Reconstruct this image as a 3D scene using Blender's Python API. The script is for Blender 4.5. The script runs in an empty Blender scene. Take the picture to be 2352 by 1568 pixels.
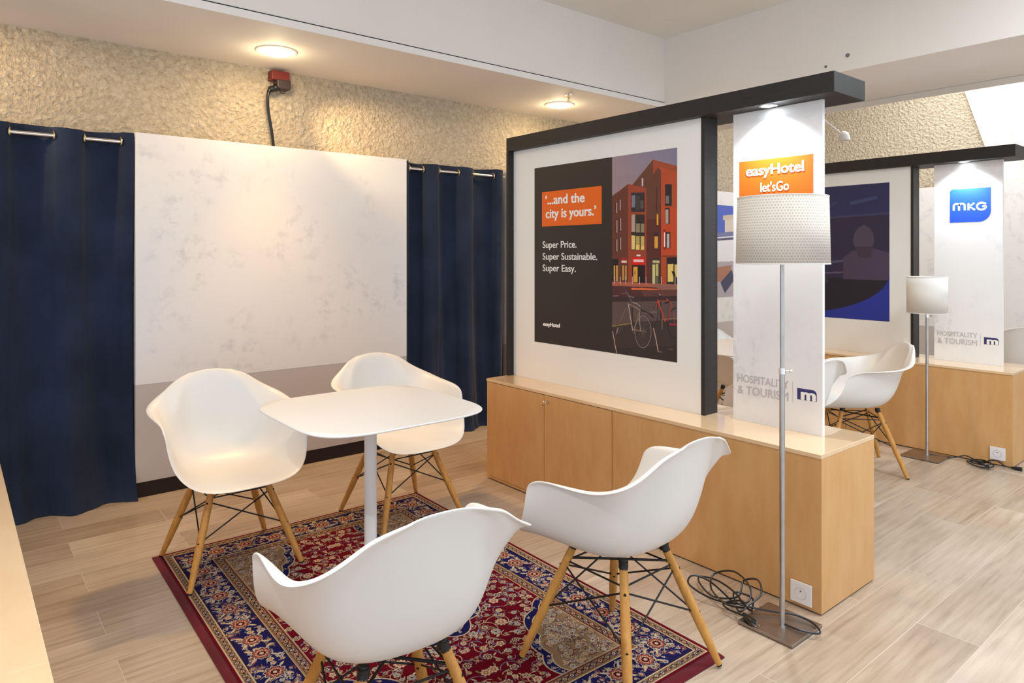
import bpy, bmesh, math, random
import numpy as np
from mathutils import Vector, Matrix
C = bpy.context.scene
COL = C.collection
# ------------------------------------------------------------------ camera, world, exposure
CAM_H = 1.6
cd = bpy.data.cameras.new('camera'); cam = bpy.data.objects.new('camera', cd); COL.objects.link(cam)
cd.sensor_width = 36.0; cd.lens = 1574.0 / 2352.0 * 36.0; cd.shift_x = 0.0; cd.shift_y = -200.0 / 2352.0
cd.clip_start = 0.05
cam.location = (0, 0, CAM_H); cam.rotation_euler = (math.pi/2, 0, -math.atan2(1294, 1574))
C.camera = cam
C.view_settings.view_transform = 'Standard'; C.view_settings.look = 'None'
C.view_settings.gamma = 1.0; C.view_settings.use_curve_mapping = False
C.view_settings.exposure = 0.25
w = bpy.data.worlds.new('hall_light'); C.world = w; w.use_nodes = True
w.node_tree.nodes['Background'].inputs[0].default_value = (0.84, 0.97, 1.15, 1)
w.node_tree.nodes['Background'].inputs[1].default_value = 1.08

def lamp(name, kind, loc, power, color, target=None, **kw):
    l = bpy.data.lights.new(name, kind); l.energy = power; l.color = color
    for k, v in kw.items(): setattr(l, k, v)
    o = bpy.data.objects.new(name, l); COL.objects.link(o); o.location = loc
    if target is not None:
        o.rotation_euler = (Vector(target) - Vector(loc)).to_track_quat('-Z', 'Y').to_euler()
    return o
WARM = (1.0, 0.68, 0.34); COOL = (0.78, 0.88, 1.0); NEUT = (1.0, 0.98, 0.96)
# unseen area lights added as fill: in the coffer, right-hand aisle and far hall
for i, (x, y) in enumerate([(1.2, 0.6), (3.4, 0.4)]):
    lamp('coffer_fill_light', 'AREA', (x, y, 3.64), 28, NEUT, target=(x, y, 0), shape='RECTANGLE', size=1.2, size_y=0.6)
lamp('aisle_fill_light', 'AREA', (4.6, -0.3, 3.6), 80, (.68, .86, 1.0), target=(5.0, -0.6, 0), shape='RECTANGLE', size=1.2, size_y=0.6)  # unseen fill added to brighten the right-hand side
lamp('hall_fill_light', 'AREA', (8.0, 2.6, 4.2), 70, (.95, .98, 1.0), target=(8.0, 2.6, 0), shape='RECTANGLE', size=1.6, size_y=1.6)  # unseen fill added above the far booths

# ------------------------------------------------------------------ materials
def srgb(r, g, b):
    f = lambda c: (c/255/12.92) if c/255 <= 0.04045 else ((c/255+0.055)/1.055)**2.4
    return (f(r), f(g), f(b), 1)
MATS = {}
def mat(name, col, rough=0.5, metal=0.0, spec=0.5, emit=None, estr=0, coat=0.0):
    if name in MATS: return MATS[name]
    m = bpy.data.materials.new(name); m.use_nodes = True
    b = m.node_tree.nodes['Principled BSDF']
    b.inputs['Base Color'].default_value = col; b.inputs['Roughness'].default_value = rough
    b.inputs['Metallic'].default_value = metal; b.inputs['Specular IOR Level'].default_value = spec
    b.inputs['Coat Weight'].default_value = coat
    if emit: b.inputs['Emission Color'].default_value = emit; b.inputs['Emission Strength'].default_value = estr
    MATS[name] = m; return m
def nodes(m):
    t = m.node_tree; return t, t.nodes, t.links, t.nodes['Principled BSDF']
def N(t, kind, **kw):
    n = t.nodes.new(kind)
    for k, v in kw.items(): setattr(n, k, v)
    return n
def ramp(t, stops):
    r = t.nodes.new('ShaderNodeValToRGB'); e = r.color_ramp.elements
    while len(e) < len(stops): e.new(0.5)
    for el, (p, c) in zip(e, stops): el.position = p; el.color = c
    return r
def objcoord(t, scale=(1, 1, 1)):
    tc = N(t, 'ShaderNodeTexCoord'); mp = N(t, 'ShaderNodeMapping'); mp.inputs['Scale'].default_value = scale
    t.links.new(tc.outputs['Object'], mp.inputs['Vector']); return mp.outputs['Vector']
def mixc(t, fac, a, b, mode='MIX'):
    m = N(t, 'ShaderNodeMix'); m.data_type = 'RGBA'; m.blend_type = mode
    for s, v in ((m.inputs[0], fac), (m.inputs[6], a), (m.inputs[7], b)):
        if hasattr(v, 'is_linked'): t.links.new(v, s)
        else: s.default_value = v
    return m.outputs[2]
def bumpy(t, b, height, strength, dist):
    n = N(t, 'ShaderNodeBump'); n.inputs['Strength'].default_value = strength; n.inputs['Distance'].default_value = dist
    t.links.new(height, n.inputs['Height']); t.links.new(n.outputs[0], b.inputs['Normal'])

def m_floor():
    m = mat('oak_plank_floor', (1, 1, 1, 1), 0.45, spec=0.5, coat=.25); t, ns, L, b = nodes(m)
    tc = N(t, 'ShaderNodeTexCoord'); mp = N(t, 'ShaderNodeMapping')
    mp.inputs['Location'].default_value = (0.35, -0.946, 0)
    L.new(tc.outputs['Object'], mp.inputs['Vector']); v = mp.outputs[0]
    br = N(t, 'ShaderNodeTexBrick'); br.offset = 0.37; br.offset_frequency = 2; br.squash = 1
    br.inputs['Color1'].default_value = (0, 0, 0, 1); br.inputs['Color2'].default_value = (1, 1, 1, 1)
    br.inputs['Mortar'].default_value = (0.5, 0.5, 0.5, 1)
    br.inputs['Scale'].default_value = 1; br.inputs['Mortar Size'].default_value = 0.0016
    br.inputs['Mortar Smooth'].default_value = 0.3
    br.inputs['Brick Width'].default_value = 1.37; br.inputs['Row Height'].default_value = 0.237
    L.new(v, br.inputs['Vector'])
    # grain runs along the plank, shifted plank by plank
    sc = N(t, 'ShaderNodeMapping'); sc.inputs['Scale'].default_value = (0.9, 15, 1)
    add = N(t, 'ShaderNodeVectorMath'); add.operation = 'ADD'
    mul = N(t, 'ShaderNodeVectorMath'); mul.operation = 'SCALE'; mul.inputs['Scale'].default_value = 17.0
    L.new(br.outputs['Color'], mul.inputs[0]); L.new(v, add.inputs[0]); L.new(mul.outputs[0], add.inputs[1]); L.new(add.outputs[0], sc.inputs['Vector'])
    n1 = N(t, 'ShaderNodeTexNoise'); n1.inputs['Scale'].default_value = 2.6; n1.inputs['Detail'].default_value = 6; n1.inputs['Roughness'].default_value = .6; n1.inputs['Distortion'].default_value = .12
    L.new(sc.outputs[0], n1.inputs['Vector'])
    n2 = N(t, 'ShaderNodeTexNoise'); n2.inputs['Scale'].default_value = 1.6; n2.inputs['Detail'].default_value = 3
    L.new(add.outputs[0], n2.inputs['Vector'])
    r1 = ramp(t, [(0.22, srgb(172, 156, 138)), (0.42, srgb(204, 189, 170)), (0.6, srgb(217, 203, 186)), (0.8, srgb(225, 213, 198))])
    L.new(n1.outputs['Fac'], r1.inputs[0])
    r2 = ramp(t, [(0.3, srgb(206, 190, 176)), (0.7, srgb(246, 238, 230))]); L.new(n2.outputs['Fac'], r2.inputs[0])
    c = mixc(t, 0.75, r1.outputs[0], r2.outputs[0], 'MULTIPLY')
    r3 = ramp(t, [(0.0, srgb(222, 214, 206)), (1.0, srgb(255, 255, 255))]); L.new(br.outputs['Color'], r3.inputs[0])
    c = mixc(t, 0.9, c, r3.outputs[0], 'MULTIPLY')
    c = mixc(t, br.outputs['Fac'], c, srgb(205, 188, 170))
    L.new(c, b.inputs['Base Color'])
    bumpy(t, b, n1.outputs['Fac'], 0.12, 0.002)
    return m
def m_rough_wall():
    m = mat('rough_cream_plaster', srgb(226, 212, 188), 0.9, spec=0.15); t, ns, L, b = nodes(m)
    v = objcoord(t, (1, 1, 1))
    n1 = N(t, 'ShaderNodeTexNoise'); n1.inputs['Scale'].default_value = 30; n1.inputs['Detail'].default_value = 7; n1.inputs['Roughness'].default_value = .6; n1.inputs['Distortion'].default_value = .4
    L.new(v, n1.inputs['Vector'])
    n2 = N(t, 'ShaderNodeTexVoronoi'); n2.inputs['Scale'].default_value = 34; L.new(v, n2.inputs['Vector'])
    ad = N(t, 'ShaderNodeMath'); ad.operation = 'MULTIPLY_ADD'; ad.inputs[1].default_value = .35
    L.new(n2.outputs['Distance'], ad.inputs[0]); L.new(n1.outputs['Fac'], ad.inputs[2])
    bumpy(t, b, ad.outputs[0], 1.0, 0.05)
    r = ramp(t, [(0.3, srgb(204, 186, 158)), (0.6, srgb(228, 212, 186))]); L.new(n1.outputs['Fac'], r.inputs[0]); L.new(r.outputs[0], b.inputs['Base Color'])
    return m
def m_marble():
    m = mat('pale_marble_print', (1, 1, 1, 1), 0.45, spec=0.3); t, ns, L, b = nodes(m)
    v = objcoord(t, (1, 1, 1))
    n1 = N(t, 'ShaderNodeTexNoise'); n1.inputs['Scale'].default_value = 2.1; n1.inputs['Detail'].default_value = 5; n1.inputs['Distortion'].default_value = .6; L.new(v, n1.inputs['Vector'])
    n2 = N(t, 'ShaderNodeTexNoise'); n2.inputs['Scale'].default_value = 9; n2.inputs['Detail'].default_value = 6; n2.inputs['Roughness'].default_value = .7; L.new(v, n2.inputs['Vector'])
    r1 = ramp(t, [(0.46, (0, 0, 0, 1)), (0.62, (1, 1, 1, 1))]); L.new(n1.outputs['Fac'], r1.inputs[0])
    r2 = ramp(t, [(0.50, (0, 0, 0, 1)), (0.70, (1, 1, 1, 1))]); L.new(n2.outputs['Fac'], r2.inputs[0])
    mu = N(t, 'ShaderNodeMath'); mu.operation = 'MULTIPLY'; L.new(r1.outputs[0], mu.inputs[0]); L.new(r2.outputs[0], mu.inputs[1])
    c = mixc(t, mu.outputs[0], srgb(236, 232, 228), srgb(208, 206, 206)); L.new(c, b.inputs['Base Color'])
    return m
def m_wood(name, base, dark, sc=(3, 3, 22), rough=0.42, coat=0.0):
    m = mat(name, base, rough, spec=0.35, coat=coat); t, ns, L, b = nodes(m)
    v = objcoord(t, sc)
    n1 = N(t, 'ShaderNodeTexNoise'); n1.inputs['Scale'].default_value = 4; n1.inputs['Detail'].default_value = 5; n1.inputs['Roughness'].default_value = .65; L.new(v, n1.inputs['Vector'])
    r = ramp(t, [(0.3, dark), (0.62, base)]); L.new(n1.outputs['Fac'], r.inputs[0]); L.new(r.outputs[0], b.inputs['Base Color'])
    return m
def m_fabric(name, c1, c2):
    m = mat(name, c1, 0.85, spec=0.15); t, ns, L, b = nodes(m)
    b.inputs['Sheen Weight'].default_value = 0.12; b.inputs['Sheen Roughness'].default_value = .5
    v = objcoord(t, (1, 1, 1))
    n1 = N(t, 'ShaderNodeTexNoise'); n1.inputs['Scale'].default_value = 3; n1.inputs['Detail'].default_value = 3; L.new(v, n1.inputs['Vector'])
    r = ramp(t, [(0.35, c1), (0.7, c2)]); L.new(n1.outputs['Fac'], r.inputs[0]); L.new(r.outputs[0], b.inputs['Base Color'])
    wv = N(t, 'ShaderNodeTexNoise'); wv.inputs['Scale'].default_value = 260; L.new(v, wv.inputs['Vector'])
    bumpy(t, b, wv.outputs['Fac'], 0.15, 0.002)
    return m
def m_paint(name, col, rough=0.7, amt=0.03):
    m = mat(name, col, rough, spec=0.25); t, ns, L, b = nodes(m)
    v = objcoord(t); n1 = N(t, 'ShaderNodeTexNoise'); n1.inputs['Scale'].default_value = 1.2; n1.inputs['Detail'].default_value = 2; L.new(v, n1.inputs['Vector'])
    d = tuple(c*(1-amt*2) for c in col[:3]) + (1,)
    r = ramp(t, [(0.3, d), (0.7, col)]); L.new(n1.outputs['Fac'], r.inputs[0]); L.new(r.outputs[0], b.inputs['Base Color'])
    n2 = N(t, 'ShaderNodeTexNoise'); n2.inputs['Scale'].default_value = 120; L.new(v, n2.inputs['Vector']); bumpy(t, b, n2.outputs['Fac'], .05, .001)
    return m
def m_brushed(name, col, rough):
    m = mat(name, col, rough, metal=1.0); t, ns, L, b = nodes(m)
    v = objcoord(t, (1, 1, 1)); n1 = N(t, 'ShaderNodeTexNoise'); n1.inputs['Scale'].default_value = 14; n1.inputs['Detail'].default_value = 4; L.new(v, n1.inputs['Vector'])
    r = ramp(t, [(0.3, tuple(c*.8 for c in col[:3])+(1,)), (0.7, col)]); L.new(n1.outputs['Fac'], r.inputs[0]); L.new(r.outputs[0], b.inputs['Base Color'])
    return m
def m_attr(name, rough=0.5, spec=0.3, bump=0.0):
    m = mat(name, (1, 1, 1, 1), rough, spec=spec); t, ns, L, b = nodes(m)
    a = N(t, 'ShaderNodeAttribute'); a.attribute_name = 'print'; L.new(a.outputs['Color'], b.inputs['Base Color'])
    if bump:
        v = objcoord(t); n1 = N(t, 'ShaderNodeTexNoise'); n1.inputs['Scale'].default_value = 300; L.new(v, n1.inputs['Vector']); bumpy(t, b, n1.outputs['Fac'], bump, .003)
    return m
def m_shade(name, dots):
    m = mat(name, srgb(236, 230, 220), 0.8, spec=.2); t, ns, L, b = nodes(m)
    b.inputs['Transmission Weight'].default_value = 0.0
    tc = N(t, 'ShaderNodeTexCoord')
    tr = N(t, 'ShaderNodeBsdfTranslucent'); tr.inputs[0].default_value = srgb(236, 228, 214)
    mx = N(t, 'ShaderNodeMixShader'); mx.inputs[0].default_value = .25
    out = ns['Material Output']; L.new(b.outputs[0], mx.inputs[1]); L.new(tr.outputs[0], mx.inputs[2]); L.new(mx.outputs[0], out.inputs['Surface'])
    if dots:
        br = N(t, 'ShaderNodeTexBrick'); br.offset = .5; br.inputs['Scale'].default_value = 1
        br.inputs['Brick Width'].default_value = 0.0125; br.inputs['Row Height'].default_value = 0.0115; br.inputs['Mortar Size'].default_value = .0026; br.inputs['Mortar Smooth'].default_value = .35
        br.inputs['Color1'].default_value = srgb(204, 194, 180); br.inputs['Color2'].default_value = srgb(212, 202, 190); br.inputs['Mortar'].default_value = srgb(240, 234, 224)
        L.new(tc.outputs['UV'], br.inputs['Vector']); L.new(br.outputs['Color'], b.inputs['Base Color'])
    return m
M = dict(
    floor=m_floor(), rough=m_rough_wall(), marble=m_marble(),
    beech=m_wood('beech_laminate', srgb(212, 164, 108), srgb(202, 150, 92), (2.2, 2.2, .7)),
    beech_top_lit=m_wood('beech_laminate_lit', srgb(232, 198, 156), srgb(224, 188, 144), (2.2, .7, 2.2), .3, coat=1.0),  # same beech as the bodies, strong light on the tops put into the colour
    legwood=m_wood('maple_dowel', srgb(206, 150, 76), srgb(186, 128, 58), (14, 14, 3)),
    ceil=m_paint('warm_white_ceiling_paint', srgb(236, 228, 218)),
    coffer=m_paint('white_bulkhead_paint', srgb(234, 230, 222)),
    trimw=m_paint('white_trim_paint', srgb(238, 232, 224)),
    board=m_paint('matt_white_board', srgb(238, 235, 228)),
    greyp=m_paint('light_grey_board', srgb(200, 190, 184)),
    black=m_wood('black_stained_wood', srgb(44, 39, 36), srgb(34, 30, 27), (3, 3, 30), .5),
    plinth=m_paint('dark_brown_plinth', srgb(44, 32, 28), .6),
    shell=mat('white_polypropylene', srgb(233, 229, 222), 0.38, spec=.45),
    tablew=m_paint('white_powder_coat', srgb(228, 226, 223), .4, .01),
    wire=mat('black_steel_wire', srgb(28, 26, 26), .45, metal=.3),
    blackp=mat('black_plastic', srgb(22, 22, 24), .35),
    curtain=m_fabric('navy_curtain_cloth', srgb(30, 38, 56), srgb(40, 50, 72)),
    steel=m_brushed('brushed_steel', (.55, .52, .48, 1), .33),
    chrome=mat('polished_steel', (.8, .78, .74, 1), .18, metal=1),
    brass=mat('pale_brass', (.8, .68, .42, 1), .25, metal=1),
    nickel=m_brushed('satin_nickel_plate', (.42, .36, .31, 1), .38),
    shade1=m_shade('woven_white_shade', True), shade2=m_shade('plain_white_shade', False),
    socket=mat('white_socket_plastic', srgb(236, 230, 226), .35),
    dark=mat('dark_recess', srgb(24, 20, 20), .6),
    orange=m_paint('orange_print', srgb(233, 104, 28), .45, .01),
    white_ink=mat('white_ink', srgb(240, 236, 230), .5),
    grey_ink=mat('grey_ink', srgb(192, 184, 182), .5),
    navy_ink=mat('navy_ink', srgb(48, 44, 100), .5),
    blue_ink=mat('royal_blue_ink', srgb(36, 84, 214), .45),
    redplug=mat('dark_red_plastic', srgb(120, 34, 24), .5),
    warm_glow=mat('warm_diffuser', srgb(255, 240, 200), .4, emit=(1, .84, .55, 1), estr=9),
    cool_glow=mat('cool_diffuser', srgb(235, 245, 255), .4, emit=(.8, .92, 1, 1), estr=12),
    print=m_attr('offset_print', .42, .35), pile=m_attr('woven_wool_pile', .95, .05, .5),
    fringe=m_fabric('crimson_selvedge', srgb(104, 14, 28), srgb(84, 8, 20)),
)
# ------------------------------------------------------------------ mesh helpers
def link(name, me, m, parent=None, loc=None):
    me.name = name
    o = bpy.data.objects.new(name, me); COL.objects.link(o)
    if m is not None and len(me.materials) == 0: me.materials.append(m)
    if parent is not None: o.parent = parent
    if loc is not None: o.location = loc
    return o
def bm_new(): return bmesh.new()
def obj(name, bm, m, parent=None, smooth=False, loc=None):
    bmesh.ops.recalc_face_normals(bm, faces=bm.faces)
    me = bpy.data.meshes.new(name); bm.to_mesh(me); bm.free()
    if smooth:
        for p in me.polygons: p.use_smooth = True
        try: me.set_sharp_from_angle(angle=math.radians(38))
        except Exception: pass
    return link(name, me, m, parent, loc)
def box(bm, x0, x1, y0, y1, z0, z1, bev=0.0):
    r = bmesh.ops.create_cube(bm, size=1.0)
    for v in r['verts']:
        v.co = Vector(((x0+x1)/2 + v.co.x*(x1-x0), (y0+y1)/2 + v.co.y*(y1-y0), (z0+z1)/2 + v.co.z*(z1-z0)))
    if bev > 0:
        es = list({e for v in r['verts'] for e in v.link_edges})
        bmesh.ops.bevel(bm, geom=es, offset=bev, segments=2, affect='EDGES', profile=.6)
def lathe(bm, prof, seg=32, at=(0, 0, 0), cap=True):
    rings = []
    for r, z in prof:
        rings.append([bm.verts.new((at[0]+r*math.cos(2*math.pi*i/seg), at[1]+r*math.sin(2*math.pi*i/seg), at[2]+z)) for i in range(seg)])
    for a, b in zip(rings, rings[1:]):
        for i in range(seg): bm.faces.new((a[i], a[(i+1) % seg], b[(i+1) % seg], b[i]))
    if cap:
        bm.faces.new(rings[0][::-1]); bm.faces.new(rings[-1])
def smooth_path(pts, n=8, closed=False):
    P = [Vector(p) for p in pts]; out = []
    K = len(P)
    for i in range(K if closed else K-1):
        p0 = P[(i-1) % K] if (closed or i > 0) else P[0]; p1 = P[i]; p2 = P[(i+1) % K]
        p3 = P[(i+2) % K] if (closed or i+2 < K) else P[-1]
        for k in range(n):
            t = k/n
            out.append(0.5*((2*p1)+(-p0+p2)*t+(2*p0-5*p1+4*p2-p3)*t*t+(-p0+3*p1-3*p2+p3)*t**3))
    if not closed: out.append(P[-1])
    return out
def tube(bm, pts, r, seg=8, closed=False):
    P = [Vector(p) for p in pts]; n = len(P)
    rad = r if isinstance(r, (list, tuple)) else [r]*n
    rings = []; up = None
    for i, p in enumerate(P):
        a = P[(i-1) % n] if (closed or i > 0) else P[0]; b = P[(i+1) % n] if (closed or i < n-1) else P[-1]
        d = (b-a).normalized()
        if up is None: up = Vector((0, 0, 1)) if abs(d.z) < .9 else Vector((1, 0, 0))
        s = d.cross(up)
        if s.length < 1e-6: s = d.orthogonal()
        s.normalize(); up = s.cross(d).normalized()
        rings.append([bm.verts.new(p + (s*math.cos(2*math.pi*k/seg) + up*math.sin(2*math.pi*k/seg))*rad[i]) for k in range(seg)])
    m = n if closed else n-1
    for i in range(m):
        a = rings[i]; b = rings[(i+1) % n]
        for k in range(seg): bm.faces.new((a[k], a[(k+1) % seg], b[(k+1) % seg], b[k]))
    if not closed: bm.faces.new(rings[0][::-1]); bm.faces.new(rings[-1])
def torus(bm, c, R, r, axis='z', seg=28, sseg=8):
    pts = []
    for i in range(seg):
        a = 2*math.pi*i/seg; u, v = R*math.cos(a), R*math.sin(a)
        pts.append({'z': (u, v, 0), 'x': (0, u, v), 'y': (u, 0, v)}[axis])
    tube(bm, [Vector(c)+Vector(p) for p in pts], r, sseg, closed=True)
def thing(name, label, cat, loc=(0, 0, 0), rz=0, group=None):
    o = bpy.data.objects.new(name, None); COL.objects.link(o); o.empty_display_size = .1
    o.location = loc; o.rotation_euler = (0, 0, rz); o['label'] = label; o['category'] = cat
    if group: o['group'] = group
    return o
def tag(o, label, cat, group=None):
    o['label'] = label; o['category'] = cat
    if group: o['group'] = group
    return o
def struct(name, bm, m, smooth=False):
    o = obj(name, bm, m, None, smooth); o['kind'] = 'structure'; return o
def dup(root, loc=None, rz=None, label=None, group=None):
    def rec(o, parent):
        c = o.copy(); COL.objects.link(c)
        if parent is not None: c.parent = parent
        for ch in [x for x in bpy.data.objects if x.parent == o]: rec(ch, c)
        return c
    r = rec(root, None)
    if loc is not None: r.location = loc
    if rz is not None: r.rotation_euler = (0, 0, rz)
    if label: r['label'] = label
    if group: r['group'] = group
    return r
def bake(o):
    dg = bpy.context.evaluated_depsgraph_get(); me = bpy.data.meshes.new_from_object(o.evaluated_get(dg))
    o.modifiers.clear(); old = o.data; o.data = me; me.name = old.name
    for p in me.polygons: p.use_smooth = True
    return o
def text_mesh(name, s, m, parent, origin, right, up, p0, p1, h_ref='X', cap=None, bold=0.0, depth=.0008, fat=0.0):
    """lettering fitted between p0 and p1 (u, v on the panel); cap = height of a capital letter"""
    cu = bpy.data.curves.new(name, 'FONT'); cu.body = s; cu.offset = bold; cu.size = 1.0; cu.resolution_u = 5
    o = bpy.data.objects.new(name, cu); COL.objects.link(o)
    bpy.context.view_layer.update()
    dg = bpy.context.evaluated_depsgraph_get(); me = bpy.data.meshes.new_from_object(o.evaluated_get(dg))
    bpy.data.objects.remove(o); bpy.data.curves.remove(cu)
    co = np.empty(len(me.vertices)*3); me.vertices.foreach_get('co', co); co = co.reshape(-1, 3)
    x0, x1 = co[:, 0].min(), co[:, 0].max()
    ref = 0.70 if h_ref == 'X' else (co[:, 1].max() if h_ref == 'top' else h_ref)
    sx = math.dist(p0, p1)/(x1-x0); sy = cap/ref
    R = Vector(right); U = Vector(up); Nn = R.cross(U).normalized(); O = Vector(origin)
    bm = bmesh.new(); bm.from_mesh(me)
    if fat:
        n0 = 0
        for dx, dy in ((-1, 0), (1, 0), (0, .7), (0, -.7), (-.7, .5), (.7, -.5), (.7, .5), (-.7, -.5)):
            k = len(bm.verts); bm.from_mesh(me); bm.verts.ensure_lookup_table()
            for v in bm.verts[k:]: v.co.x += dx*fat; v.co.y += dy*fat; v.co.z += (n0+1)*.00004
            n0 += 1
    bpy.data.meshes.remove(me)
    for v in bm.verts:
        u = p0[0] + (v.co.x-x0)*sx; vv = p0[1] + (p1[1]-p0[1])*(v.co.x-x0)/(x1-x0) + v.co.y*sy
        v.co = O + R*u + U*vv + Nn*(depth+v.co.z)
    r = bmesh.ops.extrude_face_region(bm, geom=bm.faces[:])
    for v in [g for g in r['geom'] if isinstance(g, bmesh.types.BMVert)]: v.co += Nn*depth
    return obj(name, bm, m, parent)
def plate(name, pts, m, parent, origin, right, up, d0, d1):
    """flat outline (u, v) extruded from d0 to d1 along the panel normal"""
    R = Vector(right); U = Vector(up); Nn = R.cross(U).normalized(); O = Vector(origin)
    bm = bm_new(); a = [bm.verts.new(O+R*u+U*v+Nn*d0) for u, v in pts]; b = [bm.verts.new(O+R*u+U*v+Nn*d1) for u, v in pts]
    bm.faces.new(a[::-1]); bm.faces.new(b)
    for i in range(len(pts)): bm.faces.new((a[i], a[(i+1) % len(pts)], b[(i+1) % len(pts)], b[i]))
    return obj(name, bm, m, parent)

# ------------------------------------------------------------------ printed / woven surfaces: a colour per vertex of a fine grid
class Canvas:
    def __init__(s, W, H, res, bg):
        s.nx = int(round(W/res))+1; s.ny = int(round(H/res))+1; s.W = W; s.H = H; s.res = res
        s.img = np.empty((s.ny, s.nx, 3)); s.img[:] = srgb(*bg)[:3]
        s.X, s.Y = np.meshgrid(np.linspace(0, W, s.nx), np.linspace(0, H, s.ny))
    def win(s, x0, x1, y0, y1):
        i0 = max(0, int(x0/s.res)-1); i1 = min(s.nx, int(x1/s.res)+3); j0 = max(0, int(y0/s.res)-1); j1 = min(s.ny, int(y1/s.res)+3)
        if i0 >= i1 or j0 >= j1: return None
        return slice(j0, j1), slice(i0, i1)
    def poly(s, pts, col):
        xs = [p[0] for p in pts]; ys = [p[1] for p in pts]; w = s.win(min(xs), max(xs), min(ys), max(ys))
        if w is None: return
        X, Y = s.X[w], s.Y[w]; ins = np.zeros(X.shape, bool); n = len(pts)
        for i in range(n):
            (xa, ya), (xb, yb) = pts[i], pts[(i+1) % n]
            if ya == yb: continue
            c = ((ya > Y) != (yb > Y)) & (X < (xb-xa)*(Y-ya)/(yb-ya)+xa); ins ^= c
        s.img[w][ins] = srgb(*col)[:3]
    def stroke(s, pts, wd, col):
        for (xa, ya), (xb, yb) in zip(pts, pts[1:]):
            w = s.win(min(xa, xb)-wd, max(xa, xb)+wd, min(ya, yb)-wd, max(ya, yb)+wd)
            if w is None: continue
            X, Y = s.X[w], s.Y[w]; dx, dy = xb-xa, yb-ya; L = dx*dx+dy*dy+1e-12
            t = np.clip(((X-xa)*dx+(Y-ya)*dy)/L, 0, 1); d = np.hypot(X-xa-t*dx, Y-ya-t*dy)
            s.img[w][d < max(wd/2, s.res*.55)] = srgb(*col)[:3]
    def flower(s, cx, cy, r, n, cols, rot=0.0, sx=1.0, sy=1.0, depth=.28):
        w = s.win(cx-r*sx*1.1, cx+r*sx*1.1, cy-r*sy*1.1, cy+r*sy*1.1)
        if w is None: return
        X = (s.X[w]-cx)/sx; Y = (s.Y[w]-cy)/sy; d = np.hypot(X, Y); th = np.arctan2(Y, X)+rot
        R = r*((1-depth)+depth*np.abs(np.cos(n*th/2)))
        for k, c in cols: s.img[w][d < R*k] = srgb(*c)[:3]
    def mesh(s, name, place, m, parent):
        """place(x, y) -> world/local coordinates, vectorised"""
        P = place(s.X.ravel(), s.Y.ravel()); nv = s.nx*s.ny
        idx = np.arange(nv).reshape(s.ny, s.nx)
        q = np.stack([idx[:-1, :-1], idx[1:, :-1], idx[1:, 1:], idx[:-1, 1:]], -1).reshape(-1)
        me = bpy.data.meshes.new(name); me.vertices.add(nv); me.vertices.foreach_set('co', P.astype(np.float32).ravel())
        nf = len(q)//4; me.loops.add(len(q)); me.loops.foreach_set('vertex_index', q.astype(np.int32))
        me.polygons.add(nf); me.polygons.foreach_set('loop_start', np.arange(0, len(q), 4, dtype=np.int32))
        me.update(calc_edges=True); me.validate()
        a = me.color_attributes.new('print', 'FLOAT_COLOR', 'POINT')
        c = np.ones((nv, 4), np.float32); c[:, :3] = s.img.reshape(-1, 3); a.data.foreach_set('color', c.ravel())
        return link(name, me, m, parent)
# ------------------------------------------------------------------ room
WALL_Y = 5.18; END_X = 9.3; SOF = 3.0; CO_X = 5.291; CO_Y = 4.14; CO_Z = 3.66
b = bm_new(); box(b, -3.0, 10.5, -2.5, 5.6, -.1, 0); struct('floor', b, M['floor'])
b = bm_new(); box(b, -3.0, END_X+.3, WALL_Y, WALL_Y+.3, 0, 4.5); struct('wall_back', b, M['rough'])
b = bm_new(); box(b, END_X, END_X+.3, -2.5, WALL_Y, 0, 4.5); struct('wall_right', b, M['rough'])
b = bm_new(); box(b, -3.0, 6.74, CO_Y, WALL_Y, SOF, 4.5); struct('ceiling', b, M['ceil'])
b = bm_new(); box(b, CO_X, 6.46, -2.5, CO_Y, SOF, 4.5); struct('ceiling.001', b, M['ceil'])
b = bm_new(); box(b, -3.0, CO_X, -2.5, CO_Y, CO_Z, 4.5); struct('ceiling.002', b, M['coffer'])
b = bm_new(); box(b, 6.74, END_X, -2.5, WALL_Y, 4.3, 4.5); struct('ceiling.003', b, M['ceil'])
# shadow gap and white edge strip along the aisle soffit
b = bm_new(); box(b, 6.46, 6.49, -2.5, CO_Y, SOF+.012, 4.5); struct('trim_1', b, M['dark'])
b = bm_new(); box(b, 6.49, 6.74, -2.5, CO_Y, SOF, 4.5); struct('trim_2', b, M['trimw'])
# edge strip under the bulkhead with its shadow line
b = bm_new(); box(b, -3.0, CO_X, CO_Y-.012, CO_Y, SOF-.003, SOF+.044, .002); struct('trim_3', b, M['trimw'])
b = bm_new(); box(b, -3.0, CO_X, CO_Y-.003, CO_Y, SOF+.044, SOF+.053); struct('trim_4', b, M['dark'])
# slanted white cladding on the end wall
def slant(y_top, y_bot, dx0, dx1, name, y_far):
    b = bm_new(); x0 = END_X-dx1; x1 = END_X-dx0
    pts = [(y_top, 4.3), (y_bot, 2.2), (y_far, 2.2), (y_far, 4.3)]
    A = [b.verts.new((x0, y, z)) for y, z in pts]; B = [b.verts.new((x1, y, z)) for y, z in pts]
    b.faces.new(A); b.faces.new(B[::-1])
    for i in range(4): b.faces.new((A[i], B[i], B[(i+1) % 4], A[(i+1) % 4]))
    return struct(name, b, M['trimw'])
slant(3.09, 2.45, 0, .05, 'trim_5', 1.2)
slant(2.785, 2.15, .05, .09, 'trim_6', -1.5)

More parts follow.
